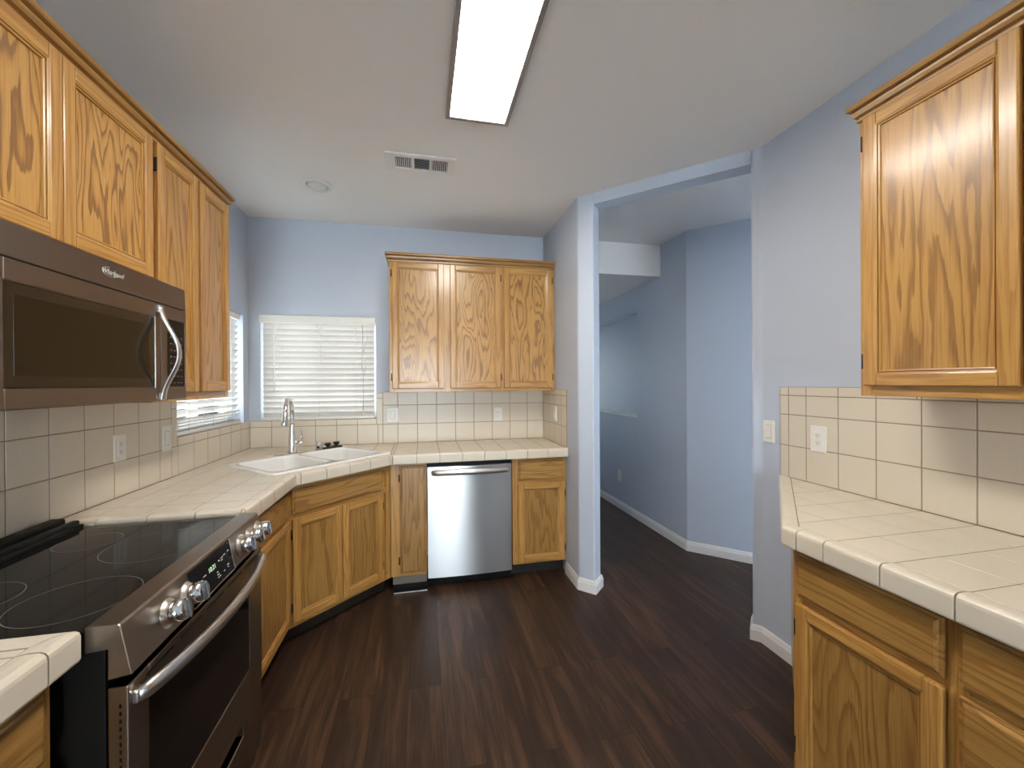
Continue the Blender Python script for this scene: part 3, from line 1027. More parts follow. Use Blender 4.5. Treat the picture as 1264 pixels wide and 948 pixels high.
# grey kick panel with black foot under the slim cabinet
t = thing('toe_kick_panel', 'grey toe kick panel with black foot strip under the narrow cabinet', 'toe kick', (-0.205, BFY2 + 0.012, 0))
k = MB(); k.box(0, 0.232, 0.0, 0.018, 0.042, 0.0995, GREY_METAL, 0.002); k.obj('panel', t)
k = MB(); k.box(0.004, 0.236, -0.004, 0.03, 0.0005, 0.041, BLACK, 0.003); k.obj('foot', t)
k = MB(); k.box(0.006, 0.236, -0.048, -0.005, 0.0005, 0.006, BLACK, 0.002); k.box(0.010, 0.232, -0.050, -0.045, 0.0006, 0.008, NICKEL, 0.001); k.obj('floor_strip', t)

# ------------------------------------------------------------------ slide-in range
rng = thing('range', 'stainless slide-in electric range with black glass cooktop and oven', 'range', (-0.599, 1.001, 0), R(90.9))
RW = 0.757
m_ = MB()
m_.box(0.004, RW - 0.004, 0.042, 0.66, 0.02, 0.920, BLACK, 0.003)
m_.obj('body', rng)
for fx in (0.05, RW - 0.05):
    f_ = MB(); f_.lathe([(0.016, 0), (0.016, 0.004), (0.009, 0.006), (0.009, 0.022)], BLACK, (fx, 0.12, 0)); f_.obj('foot', rng)
# control housing: end profile swept across
prof = [(-0.006, 0.836), (0.0135, 0.940), (0.018, 0.9435), (0.075, 0.9435), (0.075, 0.890), (0.036, 0.893), (0.036, 0.830)]
m_ = MB(); m_.poly_extrude([(0, y, z) for y, z in prof], (RW, 0, 0), STEEL_TRIM, 0.0016, 2)
m_.obj('control_housing', rng)
pn_s = Vector((0, -0.0195, -0.104)).normalized()       # down along the slanted panel
pn_n = Vector((0, -0.104, 0.0195)).normalized()        # out of the panel
pn_o = Vector((0, 0.0135, 0.940))
def panel_pt(x, s, n):
    return Vector((x, 0, 0)) + pn_o + pn_s * s + pn_n * n
def panel_box(mb, x0, x1, s0, s1, n0, n1, m, bev=0.0):
    mb.poly_extrude([panel_pt(x0, s1, n0), panel_pt(x1, s1, n0), panel_pt(x1, s0, n0), panel_pt(x0, s0, n0)], pn_n * (n1 - n0), m, bev)
d_ = MB(); panel_box(d_, 0.250, 0.492, 0.006, 0.102, 0.0002, 0.0035, GLASSBLACK, 0.001)
disp = d_.obj('display', rng)
e_ = MB()
panel_box(e_, 0.492, 0.496, 0.004, 0.104, 0.0002, 0.005, NICKEL, 0.001)
panel_box(e_, 0.250, 0.496, 0.102, 0.105, 0.0002, 0.004, NICKEL, 0.001)
e_.obj('bezel', disp)
random.seed(3)
for (x, s, w2) in ((0.270, 0.055, .010), (0.290, 0.052, .016), (0.312, 0.047, .016), (0.385, 0.075, .012), (0.385, 0.083, .020), (0.405, 0.040, .008), (0.422, 0.038, .014), (0.440, 0.036, .014),
                   (0.272, 0.085, .012), (0.300, 0.083, .012), (0.425, 0.080, .008), (0.452, 0.072, .012), (0.467, 0.034, .012), (0.385, 0.067, .008), (0.272, 0.090, .016), (0.300, 0.089, .014), (0.422, 0.045, .010), (0.452, 0.079, .008)):
    mk = MB(); panel_box(mk, x, x + w2, s - 0.0014, s + 0.0014, 0.0034, 0.0039, MARK); mk.obj('key_marking', disp)
ax = Matrix.Identity(4)
for i in range(3):
    ax[i][0] = (1, 0, 0)[i]; ax[i][1] = -pn_s[i]; ax[i][2] = pn_n[i]; ax[i][3] = panel_pt(0.365, 0.045, 0.0036)[i]
text_mesh('clock_digits', '10:21', 0.020, CLOCK, disp, ax)
for kx in (0.150, 0.238, 0.573, 0.655, 0.730):
    k = MB()
    o_ = panel_pt(kx, 0.058, 0.0)
    k.lathe([(0.036, -0.001), (0.0345, 0.001), (0.029, 0.004), (0.0265, 0.009)], NICKEL, o_, pn_n, 36)
    k.lathe([(0.0225, 0.008), (0.0225, 0.013)], BLACK, o_, pn_n, 36)
    k.lathe([(0.0255, 0.0125), (0.0265, 0.0145), (0.0255, 0.036)], CHROME, o_, pn_n, 36)
    k.lathe([(0.0255, 0.036), (0.0235, 0.0395), (0.0, 0.040)], CHROME, o_, pn_n, 36, smooth=False)
    # finger grip
    g0 = o_ + pn_n * 0.036
    k.poly_extrude([g0 + Vector((-0.0055, 0, 0)) - pn_s * 0.0245, g0 + Vector((0.0055, 0, 0)) - pn_s * 0.0245, g0 + Vector((0.0055, 0, 0)) + pn_s * 0.0245, g0 + Vector((-0.0055, 0, 0)) + pn_s * 0.0245], pn_n * 0.011, CHROME, 0.003)
    k.obj('knob', rng)
# cooktop glass, rings and rear vent rail
m_ = MB(); m_.box(0.001, RW - 0.001, 0.0735, 0.563, 0.9205, 0.9355, GLASSBLACK, 0.002)
ct = m_.obj('cooktop', rng)
def ring_mesh(cx, cy, r, w2=0.0022):
    r_ = MB(); n = 72
    for i in range(n):
        a0, a1 = 2 * math.pi * i / n, 2 * math.pi * (i + 1) / n
        p = lambda rr, a: (cx + rr * math.cos(a), cy + rr * math.sin(a), 0.9359)
        r_.face((p(r, a0), p(r + w2, a0), p(r + w2, a1), p(r, a1)), RING)
    r_.obj('burner_ring', ct)
ring_mesh(0.160, 0.192, 0.114)
ring_mesh(0.50, 0.205, 0.135)
ring_mesh(0.20, 0.45, 0.105)
ring_mesh(0.58, 0.44, 0.080)
m_ = MB()
m_.box(0.0, RW, 0.564, 0.665, 0.918, 0.948, BLACK, 0.006)
m_.box(0.004, RW - 0.004, 0.574, 0.598, 0.941, 0.962, BLACK, 0.006)
m_.box(0.004, RW - 0.004, 0.614, 0.660, 0.941, 0.972, BLACK, 0.008)
m_.obj('vent_rail', rng)
# oven door
m_ = MB()
DZ0, DZ1 = 0.300, 0.812
GX0, GX1, GZ0, GZ1 = 0.070, 0.640, 0.415, 0.735
def frame_boxes(mb, x0, x1, z0, z1, gx0, gx1, gz0, gz1, y0, y1, m, b=0.003):
    mb.box(x0, gx0, y0, y1, z0, z1, m, b)
    mb.box(gx1, x1, y0, y1, z0, z1, m, b)
    mb.box(gx0 - 0.001, gx1 + 0.001, y0, y1, gz1, z1, m, b)
    mb.box(gx0 - 0.001, gx1 + 0.001, y0, y1, z0, gz0, m, b)
frame_boxes(m_, 0.001, RW - 0.001, DZ0, DZ1, GX0, GX1, GZ0, GZ1, 0.001, 0.038, STEEL_WARM)
dr = m_.obj('oven_door', rng)
g_ = MB(); g_.box(GX0, GX1, 0.0035, 0.02, GZ0, GZ1, OVENGLASS, 0.001); g_.obj('window', dr)
for q in range(5):
    v_ = MB(); v_.box(0.06 + q * 0.135, 0.165 + q * 0.135, 0.0003, 0.004, 0.792, 0.796, BLACK); v_.obj('vent_slot', dr)
for q in range(24):
    v_ = MB(); v_.box(0.0004, 0.003, 0.013, 0.017, 0.40 + q * 0.016, 0.409 + q * 0.016, BLACK); v_.obj('side_vent_slot', dr)
hp = []
for q in range(33):
    t_ = q / 32
    bow = math.sin(math.pi * t_) ** 0.7
    hp.append((0.018 + (RW - 0.036) * t_, -0.006 - 0.047 * bow, 0.779 - 0.004 * bow))
h_ = MB(); h_.tube(hp, [0.014] + [0.0185] * 31 + [0.014], NICKEL, 16, 0.72)
h_.box(0.012, 0.036, -0.010, 0.003, 0.764, 0.792, NICKEL, 0.004)
h_.box(RW - 0.036, RW - 0.012, -0.010, 0.003, 0.764, 0.792, NICKEL, 0.004)
h_.obj('handle', dr)
# storage drawer with recessed grip
m_ = MB()
m_.box(0.001, RW - 0.001, 0.004, 0.040, 0.060, 0.218, STEEL_WARM, 0.003)
m_.box(0.001, RW - 0.001, 0.004, 0.040, 0.262, 0.296, STEEL_WARM, 0.003)
m_.box(0.001, 0.170, 0.004, 0.040, 0.216, 0.264, STEEL_WARM, 0.002)
m_.box(RW - 0.170, RW - 0.001, 0.004, 0.040, 0.216, 0.264, STEEL_WARM, 0.002)
m_.box(0.169, RW - 0.169, 0.030, 0.040, 0.216, 0.264, STEEL_WARM)
sd = m_.obj('storage_drawer', rng)
m_ = MB(); m_.box(0.172, RW - 0.172, 0.0025, 0.006, 0.2135, 0.2195, NICKEL, 0.001); m_.obj('grip_edge', sd)
m_ = MB(); m_.box(0.01, RW - 0.01, 0.060, 0.075, 0.004, 0.058, BLACK); m_.obj('kick_plate', rng)

# ------------------------------------------------------------------ over-the-range microwave
mwv = thing('microwave', 'bronze stainless over-the-range microwave under the short wall cabinet', 'microwave', (-0.866, 0.998, 1.3815), R(90))
MWW, MWH = 0.772, 0.4135
m_ = MB(); m_.box(0.002, MWW - 0.002, 0.034, 0.428, 0.004, MWH, STEEL_MW, 0.003); m_.obj('body', mwv)
m_ = MB(); m_.box(0.02, MWW - 0.02, 0.05, 0.40, 0.0, 0.0035, BLACK); m_.obj('underside', mwv)
m_ = MB(); m_.poly_extrude([(0, 0.0, 0.334), (0, 0.004, MWH - 0.001), (0, 0.036, MWH - 0.001), (0, 0.036, 0.334)], (MWW, 0, 0), STEEL_MW, 0.003)
vp = m_.obj('vent_panel', mwv)
lm = Matrix(((1, 0, 0, 0.400), (0, 0, -1, 0.0012), (0, 1, 0, 0.378), (0, 0, 0, 1)))
text_mesh('logo', 'Whirlpool', 0.0205, MARK, vp, lm, 0.35)
sw_ = MB()
arc = [(0.392 + 0.032 * math.cos(a), 0.0014, 0.379 + 0.0125 * math.sin(a)) for a in [R(95 + 12.5 * i) for i in range(20)]]
sw_.tube(arc, 0.0007, MARK, 6)
sw_.obj('logo_swoosh', vp)
m_ = MB()
MDX = 0.618
frame_boxes(m_, 0.001, MDX, 0.004, 0.3315, 0.082, 0.586, 0.050, 0.282, 0.0, 0.034, STEEL_MW)
md = m_.obj('door', mwv)
g_ = MB(); g_.box(0.082, 0.586, 0.0015, 0.02, 0.050, 0.282, MWGLASS, 0.002)
wn = g_.obj('window', md)
g_ = MB(); g_.box(0.105, 0.560, 0.0009, 0.003, 0.078, 0.256, MWMESH, 0.001); g_.obj('screen', md)
e_ = MB()
e_.box(0.586, 0.5895, -0.0015, 0.006, 0.046, 0.284, NICKEL, 0.001)
e_.obj('window_edge', md)
hp = []
for q in range(31):
    t_ = q / 30
    bow = 0.5 - 0.5 * math.cos(2 * math.pi * t_)
    hp.append((0.606 + 0.010 * t_ , -0.008 - 0.050 * bow, 0.320 - 0.312 * t_))
h_ = MB(); h_.tube(hp, 0.0115, NICKEL, 14, 0.5, upv=(1, 0, 0))
h_.box(0.594, 0.618, -0.010, 0.002, 0.300, 0.326, NICKEL, 0.003)
h_.box(0.604, 0.628, -0.010, 0.002, 0.004, 0.030, NICKEL, 0.003)
h_.obj('handle', md)
m_ = MB(); m_.box(MDX + 0.003, MWW - 0.001, 0.0, 0.034, 0.004, 0.3315, STEEL_MW, 0.003)
cp = m_.obj('control_panel', mwv)
g_ = MB(); g_.box(0.655, 0.757, -0.001, 0.003, 0.050, 0.287, GLASSBLACK, 0.001); g_.box(0.757, 0.7595, -0.0015, 0.003, 0.048, 0.288, NICKEL)
kp = g_.obj('keypad', cp)
for r_ in range(8):
    for c_ in range(4):
        k = MB(); k.box(0.668 + c_ * 0.021, 0.680 + c_ * 0.021, -0.0014, -0.0009, 0.062 + r_ * 0.023, 0.066 + r_ * 0.023, DIMMARK)
        k.obj('key_marking', kp)

# ------------------------------------------------------------------ dishwasher
dw = thing('dishwasher', 'stainless steel dishwasher with bar handle under the back counter', 'dishwasher', (0.031, BFY2 - 0.012, 0))
DWW = 0.606
m_ = MB(); m_.box(0.006, DWW, 0.035, 0.55, 0.075, 0.872, BLACK, 0.002); m_.obj('tub', dw)
m_ = MB()
b = bmesh.new()
n = 24
rows = []
for i in range(n + 1):
    x = 0.003 + (DWW - 0.006) * i / n
    y = -0.006 - 0.010 * math.sin(math.pi * i / n)
    rows.append([b.verts.new((x, y, 0.074)), b.verts.new((x, y, 0.852)), b.verts.new((x, 0.034, 0.852)), b.verts.new((x, 0.034, 0.074))])
for a, c in zip(rows, rows[1:]):
    for j in range(4):
        b.faces.new((a[j], a[(j + 1) % 4], c[(j + 1) % 4], c[j]))
b.faces.new(rows[0]); b.faces.new(rows[-1][::-1])
bmesh.ops.recalc_face_normals(b, faces=b.faces)
m_._merge(b, STEEL_DW)
dd = m_.obj('door', dw)
m_ = MB(); m_.box(0.003, DWW - 0.003, 0.004, 0.036, 0.8535, 0.880, BLACK, 0.002); m_.obj('control_strip', dw)
hp = []
for q in range(25):
    t_ = q / 24
    bow = math.sin(math.pi * t_)
    hp.append((0.032 + (DWW - 0.064) * t_, -0.022 - 0.026 * bow ** 0.8, 0.811 + 0.004 * bow))
h_ = MB(); h_.tube(hp, [0.016] + [0.0205] * 23 + [0.016], NICKEL, 14, 0.4)
for hx in (0.036, DWW - 0.036):
    h_.box(hx - 0.009, hx + 0.009, -0.024, -0.004, 0.800, 0.822, NICKEL, 0.003)
h_.obj('handle', dd)
m_ = MB(); m_.box(0.006, DWW - 0.004, 0.045, 0.06, 0.0, 0.073, BLACK, 0.001); m_.obj('kick_plate', dw)

# ------------------------------------------------------------------ corner sink (local u, v frame -> rotate 45)
sk = thing('kitchen_sink', 'white double-bowl sink set diagonally into the corner countertop', 'sink', (*uv(SU0, SV0), 0), R(45))
SW, SD = SU1 - SU0, SV1 - SV0
def rrect(x0, x1, y0, y1, r, n=5):
    pts = []
    for cx, cy, a0 in ((x1 - r, y1 - r, 0), (x0 + r, y1 - r, 90), (x0 + r, y0 + r, 180), (x1 - r, y0 + r, 270)):
        for i in range(n + 1):
            a = R(a0 + 90 * i / n)
            pts.append((cx + r * math.cos(a), cy + r * math.sin(a)))
    return pts
def loft(b, loops):
    rows = [[b.verts.new((p[0], p[1], z)) for p in pl] for pl, z in loops]
    n = len(rows[0])
    for a, c in zip(rows, rows[1:]):
        for i in range(n):
            b.faces.new((a[i], a[(i + 1) % n], c[(i + 1) % n], c[i]))
    return rows
m_ = MB()
b = bmesh.new()
bowls = ((0.052, 0.392), (0.438, 0.778))
vy0, vy1 = 0.062, 0.510
# outer rim roll
def rr_o(o, r):
    return rrect(o, SW - o, o, SD - o, r)
rim = loft(b, [(rr_o(0.0, 0.05), 0.9505), (rr_o(0.001, 0.05), 0.9535), (rr_o(0.006, 0.045), 0.9570), (rr_o(0.014, 0.04), 0.958)])
# bowls
tops = []
for x0, x1 in bowls:
    lp = [(rrect(x0 - 0.008, x1 + 0.008, vy0 - 0.008, vy1 + 0.008, 0.055), 0.958), (rrect(x0 - 0.002, x1 + 0.002, vy0 - 0.002, vy1 + 0.002, 0.052), 0.955),
          (rrect(x0 + 0.003, x1 - 0.003, vy0 + 0.003, vy1 - 0.003, 0.05), 0.946), (rrect(x0 + 0.012, x1 - 0.012, vy0 + 0.012, vy1 - 0.012, 0.05), 0.80),
          (rrect(x0 + 0.03, x1 - 0.03, vy0 + 0.03, vy1 - 0.03, 0.045), 0.768), (rrect(x0 + 0.07, x1 - 0.07, vy0 + 0.07, vy1 - 0.07, 0.04), 0.762)]
    rows = loft(b, lp)
    b.faces.new(rows[-1])
    tops.append(rows[0])
# flat rim between outer loop and bowls
edges = []
for loop_ in [rim[-1]] + tops:
    for i in range(len(loop_)):
        e = b.edges.get((loop_[i], loop_[(i + 1) % len(loop_)]))
        edges.append(e)
bmesh.ops.triangle_fill(b, use_beauty=True, use_dissolve=False, edges=edges)
bmesh.ops.recalc_face_normals(b, faces=b.faces)
m_._merge(b, PORCELAIN, True)
sb = m_.obj('basin', sk)
sb.data.set_sharp_from_angle(angle=R(40))
for x0, x1 in bowls:
    d_ = MB(); d_.lathe([(0.045, 0.0), (0.045, 0.003), (0.038, 0.004), (0.03, 0.001), (0.0, 0.001)], CHROME, ((x0 + x1) / 2, (vy0 + vy1) / 2 + 0.02, 0.763))
    d_.obj('drain', sk)

# faucet, air gap and stoppers on the tile behind the sink
FB = Vector((-0.889, 3.130, 0.9505))
fc = thing('faucet', 'tall chrome gooseneck pull-down faucet behind the corner sink', 'faucet', FB)
m_ = MB()
pl = rrect(-0.125, 0.125, -0.029, 0.029, 0.0285, 6)
rot = Matrix.Rotation(R(42), 3, 'Z')
b = bmesh.new()
pr = [rot @ Vector((p[0], p[1], 0)) for p in pl]
ps = [rot @ Vector((p[0] * 0.975, p[1] * 0.90, 0)) for p in pl]
rows = loft(b, [([(p.x, p.y) for p in pr], 0), ([(p.x, p.y) for p in pr], 0.005), ([(p.x, p.y) for p in ps], 0.008)])
b.faces.new(rows[-1]); b.faces.new(rows[0][::-1])
bmesh.ops.recalc_face_normals(b, faces=b.faces)
m_._merge(b, CHROME)
m_.obj('base_plate', fc)
m_ = MB()
m_.lathe([(0.030, 0.007), (0.030, 0.02), (0.028, 0.05), (0.026, 0.10), (0.022, 0.14), (0.018, 0.175), (0.0155, 0.20), (0.0155, 0.21)], CHROME)
m_.obj('body', fc)
dirv = Vector((0.06, -1, 0)).normalized()
path = [Vector((0, 0, 0.205)), Vector((0, 0, 0.25)), Vector((0, 0, 0.29))]
for i in range(1, 17):
    a = math.pi * i / 16 * 0.96
    path.append(dirv * (0.095 * (1 - math.cos(a))) + Vector((0, 0, 0.29 + 0.095 * math.sin(a))))
m_ = MB(); m_.tube(path, 0.0145, CHROME, 16, upv=(1, 0.06, 0))
m_.obj('spout', fc)
e0 = path[-1]; dn = (path[-1] - path[-2]).normalized()
m_ = MB(); m_.lathe([(0.0146, 0.0), (0.0165, 0.004), (0.0165, 0.03), (0.0195, 0.05), (0.0215, 0.088), (0.019, 0.092), (0.0, 0.092)], CHROME, e0, dn)
m_.obj('spray_head', fc)
hd = Vector((0.9, 0.12, 0)).normalized()
m_ = MB(); m_.lathe([(0.016, 0.015), (0.016, 0.060), (0.013, 0.066), (0.0, 0.067)], CHROME, (0, 0, 0.078), hd)
hb = hd * 0.057 + Vector((0, 0, 0.082))
m_.tube([hb, hb + hd * 0.006 + Vector((0, 0, 0.03)), hb + hd * -0.004 + Vector((0, 0, 0.085))], [0.007, 0.006, 0.0055], CHROME, 10, 1.4)
m_.obj('lever_handle', fc)

g = uv(1.769, 2.818)
ag = thing('air_gap', 'small chrome cylindrical air gap cap on the counter beside the faucet', 'sink fitting', (g[0], g[1], 0.9505))
m_ = MB(); m_.lathe([(0.0245, 0), (0.0245, 0.056), (0.0235, 0.061), (0.020, 0.063), (0.0, 0.063)], NICKEL); m_.obj('cap', ag)
m_ = MB(); m_.box(-0.008, 0.008, -0.0255, -0.023, 0.018, 0.034, BLACK); m_.obj('slot', ag)
for (u_, v_, r_, lb) in ((1.842, 2.822, 0.041, 'black rubber sink stopper lying next to the chrome air gap'), (1.921, 2.834, 0.044, 'black rubber sink stopper lying farther right from the chrome air gap')):
    g = uv(u_, v_)
    st = thing('sink_stopper', lb, 'sink stopper', (g[0], g[1], 0.9505), 0, 'black sink stoppers behind the sink')
    m_ = MB(); m_.lathe([(r_ * 0.9, 0.0), (r_, 0.004), (r_, 0.009), (r_ * 0.82, 0.014), (0.018, 0.017)], RUBBER); m_.obj('disc', st)
    m_ = MB(); m_.lathe([(0.012, 0.015), (0.012, 0.024), (0.021, 0.028), (0.024, 0.042), (0.020, 0.046), (0.0, 0.047)], RUBBER, n=18); m_.obj('grip', st)

# ------------------------------------------------------------------ window blinds
def blind(label, axis, a0, a1, ztop, zbot, plane, outward, tilts, valance, stack=0, pitch=0.0437):
    """axis: running axis; plane: coordinate of the slat centres; outward: +1/-1 direction to the room"""
    root = thing('window_blind', label, 'blind')
    def P(a, d, z):
        return Vector((a, plane + outward * d, z)) if axis == 'x' else Vector((plane + outward * d, a, z))
    sl = MB()
    z = ztop - 0.045 - pitch * 0.5
    i = 0
    zs = []
    while z > zbot + 0.03 + stack * 0.0185:
        tl = R(tilts(i, z))
        c, s_ = math.cos(tl), math.sin(tl)
        hw = 0.025
        prof = []
        for k_ in range(5):
            q = -1 + k_ * 0.5
            cv = 0.0028 * (1 - q * q)
            prof.append((q * hw * c - cv * s_, q * hw * s_ + cv * c))
        pr_ = [(d, h) for d, h in prof] + [(d - 0.0022 * -s_ * -1, h - 0.0022 * c) for d, h in prof[::-1]]
        sl.poly_extrude([P(a0 + 0.004, d, z + h) for d, h in pr_], P(a1 - 0.004, 0, 0) - P(a0 + 0.004, 0, 0), SLAT)
        zs.append(z)
        z -= pitch
        i += 1
    for q in range(stack):
        zz = zbot + 0.034 + q * 0.0165
        tl = R(14 + 5 * q)
        c, s_ = math.cos(tl), math.sin(tl)
        pr_ = [(-0.025 * c, -0.025 * s_), (0.025 * c, 0.025 * s_), (0.025 * c, 0.025 * s_ - 0.0024), (-0.025 * c, -0.025 * s_ - 0.0024)]
        sl.poly_extrude([P(a0 + 0.004, d, zz + h) for d, h in pr_], P(a1 - 0.004, 0, 0) - P(a0 + 0.004, 0, 0), SLAT)
    sl.obj('slats', root)
    def bx(name, p0, p1, d0, d1, z0, z1, m, bev=0.002):
        mb = MB()
        A, B = P(p0, d0, z0), P(p1, d1, z1)
        mb.box(min(A.x, B.x), max(A.x, B.x), min(A.y, B.y), max(A.y, B.y), z0, z1, m, bev)
        return mb.obj(name, root)
    bx('headrail', a0 + 0.002, a1 - 0.002, -0.022, 0.022, ztop - 0.042, ztop - 0.002, PLASTIC)
    if valance:
        bx('valance', a0 - 0.014, a1 + 0.010, 0.026, 0.036, ztop - 0.046, ztop + 0.014, PLASTIC, 0.004)
    bx('bottom_rail', a0 + 0.003, a1 - 0.003, -0.025, 0.025, zbot + 0.002, zbot + 0.024, PLASTIC, 0.004)
    for q in (0.16, 0.5, 0.83):
        a = a0 + (a1 - a0) * q
        cd = MB()
        for dd_ in (0.0262, -0.0262):
            cd.tube([P(a, dd_, ztop - 0.045), P(a, dd_, zbot + 0.02)], 0.0009, CORD, 6)
        cd.obj('ladder_cord', root)
    return root, P
tl_back = lambda i, z: 71 if z > 1.50 else 71 - (1.50 - z) / 0.35 * 9
rb, PB = blind('white slatted window blind on the back wall behind the faucet', 'x', WIN_B[0] + 0.008, WIN_B[1] - 0.012, WIN_B[3], WIN_B[2], YB + 0.022, -1, tl_back, True)
wn_ = MB(); wn_.tube([PB(WIN_B[0] + 0.10, 0.034, 1.905), PB(WIN_B[0] + 0.098, 0.032, 1.395)], 0.0035, PLASTIC, 8); wn_.obj('tilt_wand', rb)
cd = MB()
cx = WIN_B[1] - 0.10
pts = [PB(cx, 0.033, 1.91), PB(cx + 0.002, 0.036, 1.70), PB(cx - 0.006, 0.037, 1.58), PB(cx + 0.006, 0.036, 1.48), PB(cx, 0.034, 1.22)]
cd.tube(pts, 0.0024, CORD, 6)
cd.tube([PB(cx + 0.045, 0.033, 1.89), PB(cx + 0.035, 0.036, 1.80), PB(cx + 0.006, 0.037, 1.70), PB(cx + 0.020, 0.037, 1.62), PB(cx + 0.026, 0.037, 1.57), PB(cx + 0.004, 0.037, 1.50)], 0.0016, CORD, 6)
cd.lathe([(0.004, 0), (0.008, -0.03), (0.0, -0.032)], PLASTIC, PB(cx, 0.034, 1.22), n=10)
cd.obj('pull_cord', rb)
tl_left = lambda i, z: 60 if z > 1.33 else 52
rl_, PL_ = blind('white slatted window blind on the left wall behind the tall cabinet', 'y', WIN_L[0] + 0.006, WIN_L[1] - 0.035, WIN_L[3], WIN_L[2], XL - 0.030, 1, tl_left, False, 4)

# ------------------------------------------------------------------ outlets and switches
def plate(label, cat, loc, normal, kind, w_=0.072, h_=0.116):
    """normal: 'x+' 'x-' 'y-'"""
    rz = {'y-': 0, 'x+': R(90), 'x-': R(-90)}[normal]
    root = thing('wall_outlet' if kind == 'outlet' else 'light_switch', label, cat, loc, rz)
    m_ = MB(); m_.box(-w_ / 2, w_ / 2, -0.006, -0.0003, -h_ / 2, h_ / 2, PLASTIC, 0.0025); m_.obj('cover_plate', root)
    if kind == 'outlet':
        m_ = MB(); m_.box(-0.0165, 0.0165, -0.0082, -0.005, -0.034, 0.034, PLASTIC, 0.001); ins = m_.obj('receptacle', root)
        s_ = MB()
        for zc in (0.019, -0.015):
            s_.box(-0.0075, -0.0055, -0.0088, -0.008, zc - 0.004, zc + 0.004, BLACK)
            s_.box(0.0055, 0.0075, -0.0088, -0.008, zc - 0.003, zc + 0.003, BLACK)
            s_.box(-0.002, 0.002, -0.0088, -0.008, zc - 0.011, zc - 0.0075, BLACK)
        s_.obj('slots', ins)
    else:
        m_ = MB()
        m_.poly_extrude([(-0.0165, -0.005, -0.034), (-0.0165, -0.0115, -0.033), (-0.0165, -0.0075, 0.0), (-0.0165, -0.009, 0.034), (-0.0165, -0.005, 0.034)], (0.033, 0, 0), PLASTIC, 0.0008)
        m_.obj('rocker', root)
        m_ = MB(); m_.box(-0.0180, 0.0180, -0.0064, -0.0052, -0.0358, 0.0358, GROUT); m_.obj('gap', root)
    return root
plate('white duplex outlet in the left wall tiles behind the range counter', 'outlet', (XL + TH, 2.108, 1.165), 'x+', 'outlet')
plate('white rocker switch in the left wall tiles just before the window', 'switch', (XL + TH, 2.445, 1.163), 'x+', 'switch', 0.075, 0.13)
plate('white rocker switch in the back wall tiles right of the back window', 'switch', (-0.236, YB - TH, 1.182), 'y-', 'switch', 0.092, 0.118)
plate('white duplex outlet in the back wall tiles under the three-door cabinet', 'outlet', (0.641, YB - TH, 1.168), 'y-', 'outlet')
plate('white rocker switch on the tile return of the partition', 'switch', (XP - TH, 3.155, 1.191), 'x-', 'switch')
plate('white duplex outlet in the right wall tiles above the right counter', 'outlet', (XR - TH, 1.571, 1.166), 'x-', 'outlet', 0.078, 0.122)
plate('white rocker switch on the bare blue wall beside the doorway', 'switch', (XR, 1.860, 1.168), 'x-', 'switch', 0.074, 0.12)
plate('small white outlet low on the long hall wall', 'outlet', (HX, 4.311, 0.371), 'x-', 'outlet')

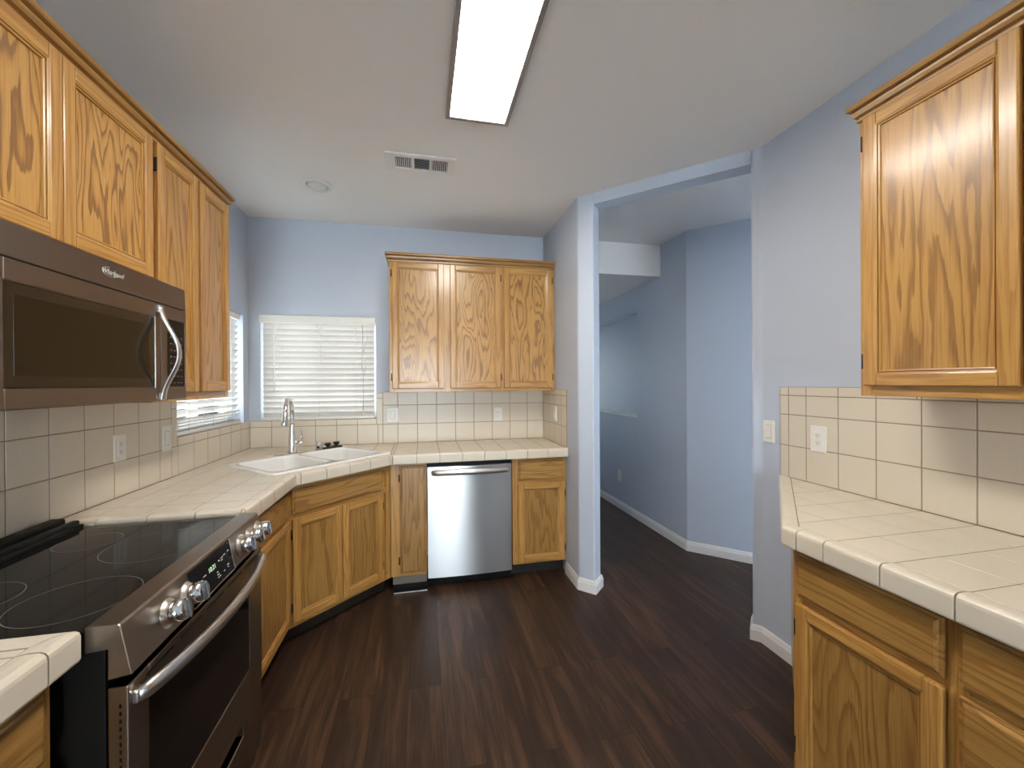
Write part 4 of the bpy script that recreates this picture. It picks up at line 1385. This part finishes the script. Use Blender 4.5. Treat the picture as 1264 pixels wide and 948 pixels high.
# ------------------------------------------------------------------ ceiling fittings
lt = thing('ceiling_light', 'long rectangular fluorescent ceiling light glowing white', 'light', (0.270, 1.377, ZC))
LW, LL = 0.306, 1.222
fr = MB()
d0, d1 = -0.022, -0.0005
fr.box(-LW / 2, -LW / 2 + 0.022, -LL / 2, LL / 2, d0, d1, LIGHTFRAME, 0.003)
fr.box(LW / 2 - 0.022, LW / 2, -LL / 2, LL / 2, d0, d1, LIGHTFRAME, 0.003)
fr.box(-LW / 2 + 0.0215, LW / 2 - 0.0215, -LL / 2, -LL / 2 + 0.022, d0, d1, LIGHTFRAME, 0.003)
fr.box(-LW / 2 + 0.0215, LW / 2 - 0.0215, LL / 2 - 0.022, LL / 2, d0, d1, LIGHTFRAME, 0.003)
fr.obj('frame', lt)
df = MB(); df.box(-LW / 2 + 0.021, LW / 2 - 0.021, -LL / 2 + 0.021, LL / 2 - 0.021, -0.016, -0.008, PANEL_EMIT)
df.obj('diffuser', lt)

vt = thing('ceiling_vent', 'white three-section louvered air vent in the ceiling', 'vent', (0.0, 2.457, ZC))
VW, VD = 0.398, 0.192
m_ = MB()
secs = ((-0.142, -0.052), (-0.036, 0.050), (0.066, 0.156))
yv = 0.062
m_.box(-VW / 2, VW / 2, -VD / 2, -yv, -0.010, -0.0005, WHITE, 0.002)
m_.box(-VW / 2, VW / 2, yv, VD / 2, -0.010, -0.0005, WHITE, 0.002)
xs = [-VW / 2] + [v for s_ in secs for v in s_] + [VW / 2]
for i in range(0, len(xs), 2):
    m_.box(xs[i], xs[i + 1], -yv - 0.0005, yv + 0.0005, -0.010, -0.0005, WHITE, 0.001)
m_.obj('frame', vt)
for j, (a, b_) in enumerate(secs):
    lv = MB()
    lv.box(a, b_, -yv, yv, -0.0012, -0.0006, VENTDARK)
    if j == 1:
        for q in range(9):
            y = -yv + 0.0135 * (q + 0.6)
            lv.box(a, b_, y - 0.0055, y + 0.0055, -0.0045, -0.0038, VENTBLADE, rot=Matrix.Rotation(R(40), 3, 'X'), piv=Vector((0, y, -0.004)))
    else:
        for q in range(8):
            x = a + (b_ - a) * (q + 0.5) / 8
            lv.box(x - 0.0035, x + 0.0035, -yv, yv, -0.0055, -0.0045, WHITE, rot=Matrix.Rotation(R(40 if j == 0 else -40), 3, 'Y'), piv=Vector((x, 0, -0.005)))
    lv.obj('louver', vt)

cn = thing('recessed_light', 'round white unlit recessed light in the ceiling near the corner', 'light', (-0.658, 2.868, ZC))
m_ = MB(); m_.lathe([(0.098, -0.0005), (0.098, -0.009), (0.095, -0.011), (0.072, -0.011), (0.064, -0.002), (0.064, -0.0005)], WHITE, n=40); m_.obj('trim_ring', cn)
m_ = MB()
m_.lathe([(0.0635, -0.001), (0.058, -0.008), (0.050, -0.0105), (0.040, -0.010), (0.026, -0.002), (0.0, -0.001)], WHITE, n=32)
m_.obj('eyeball', cn)
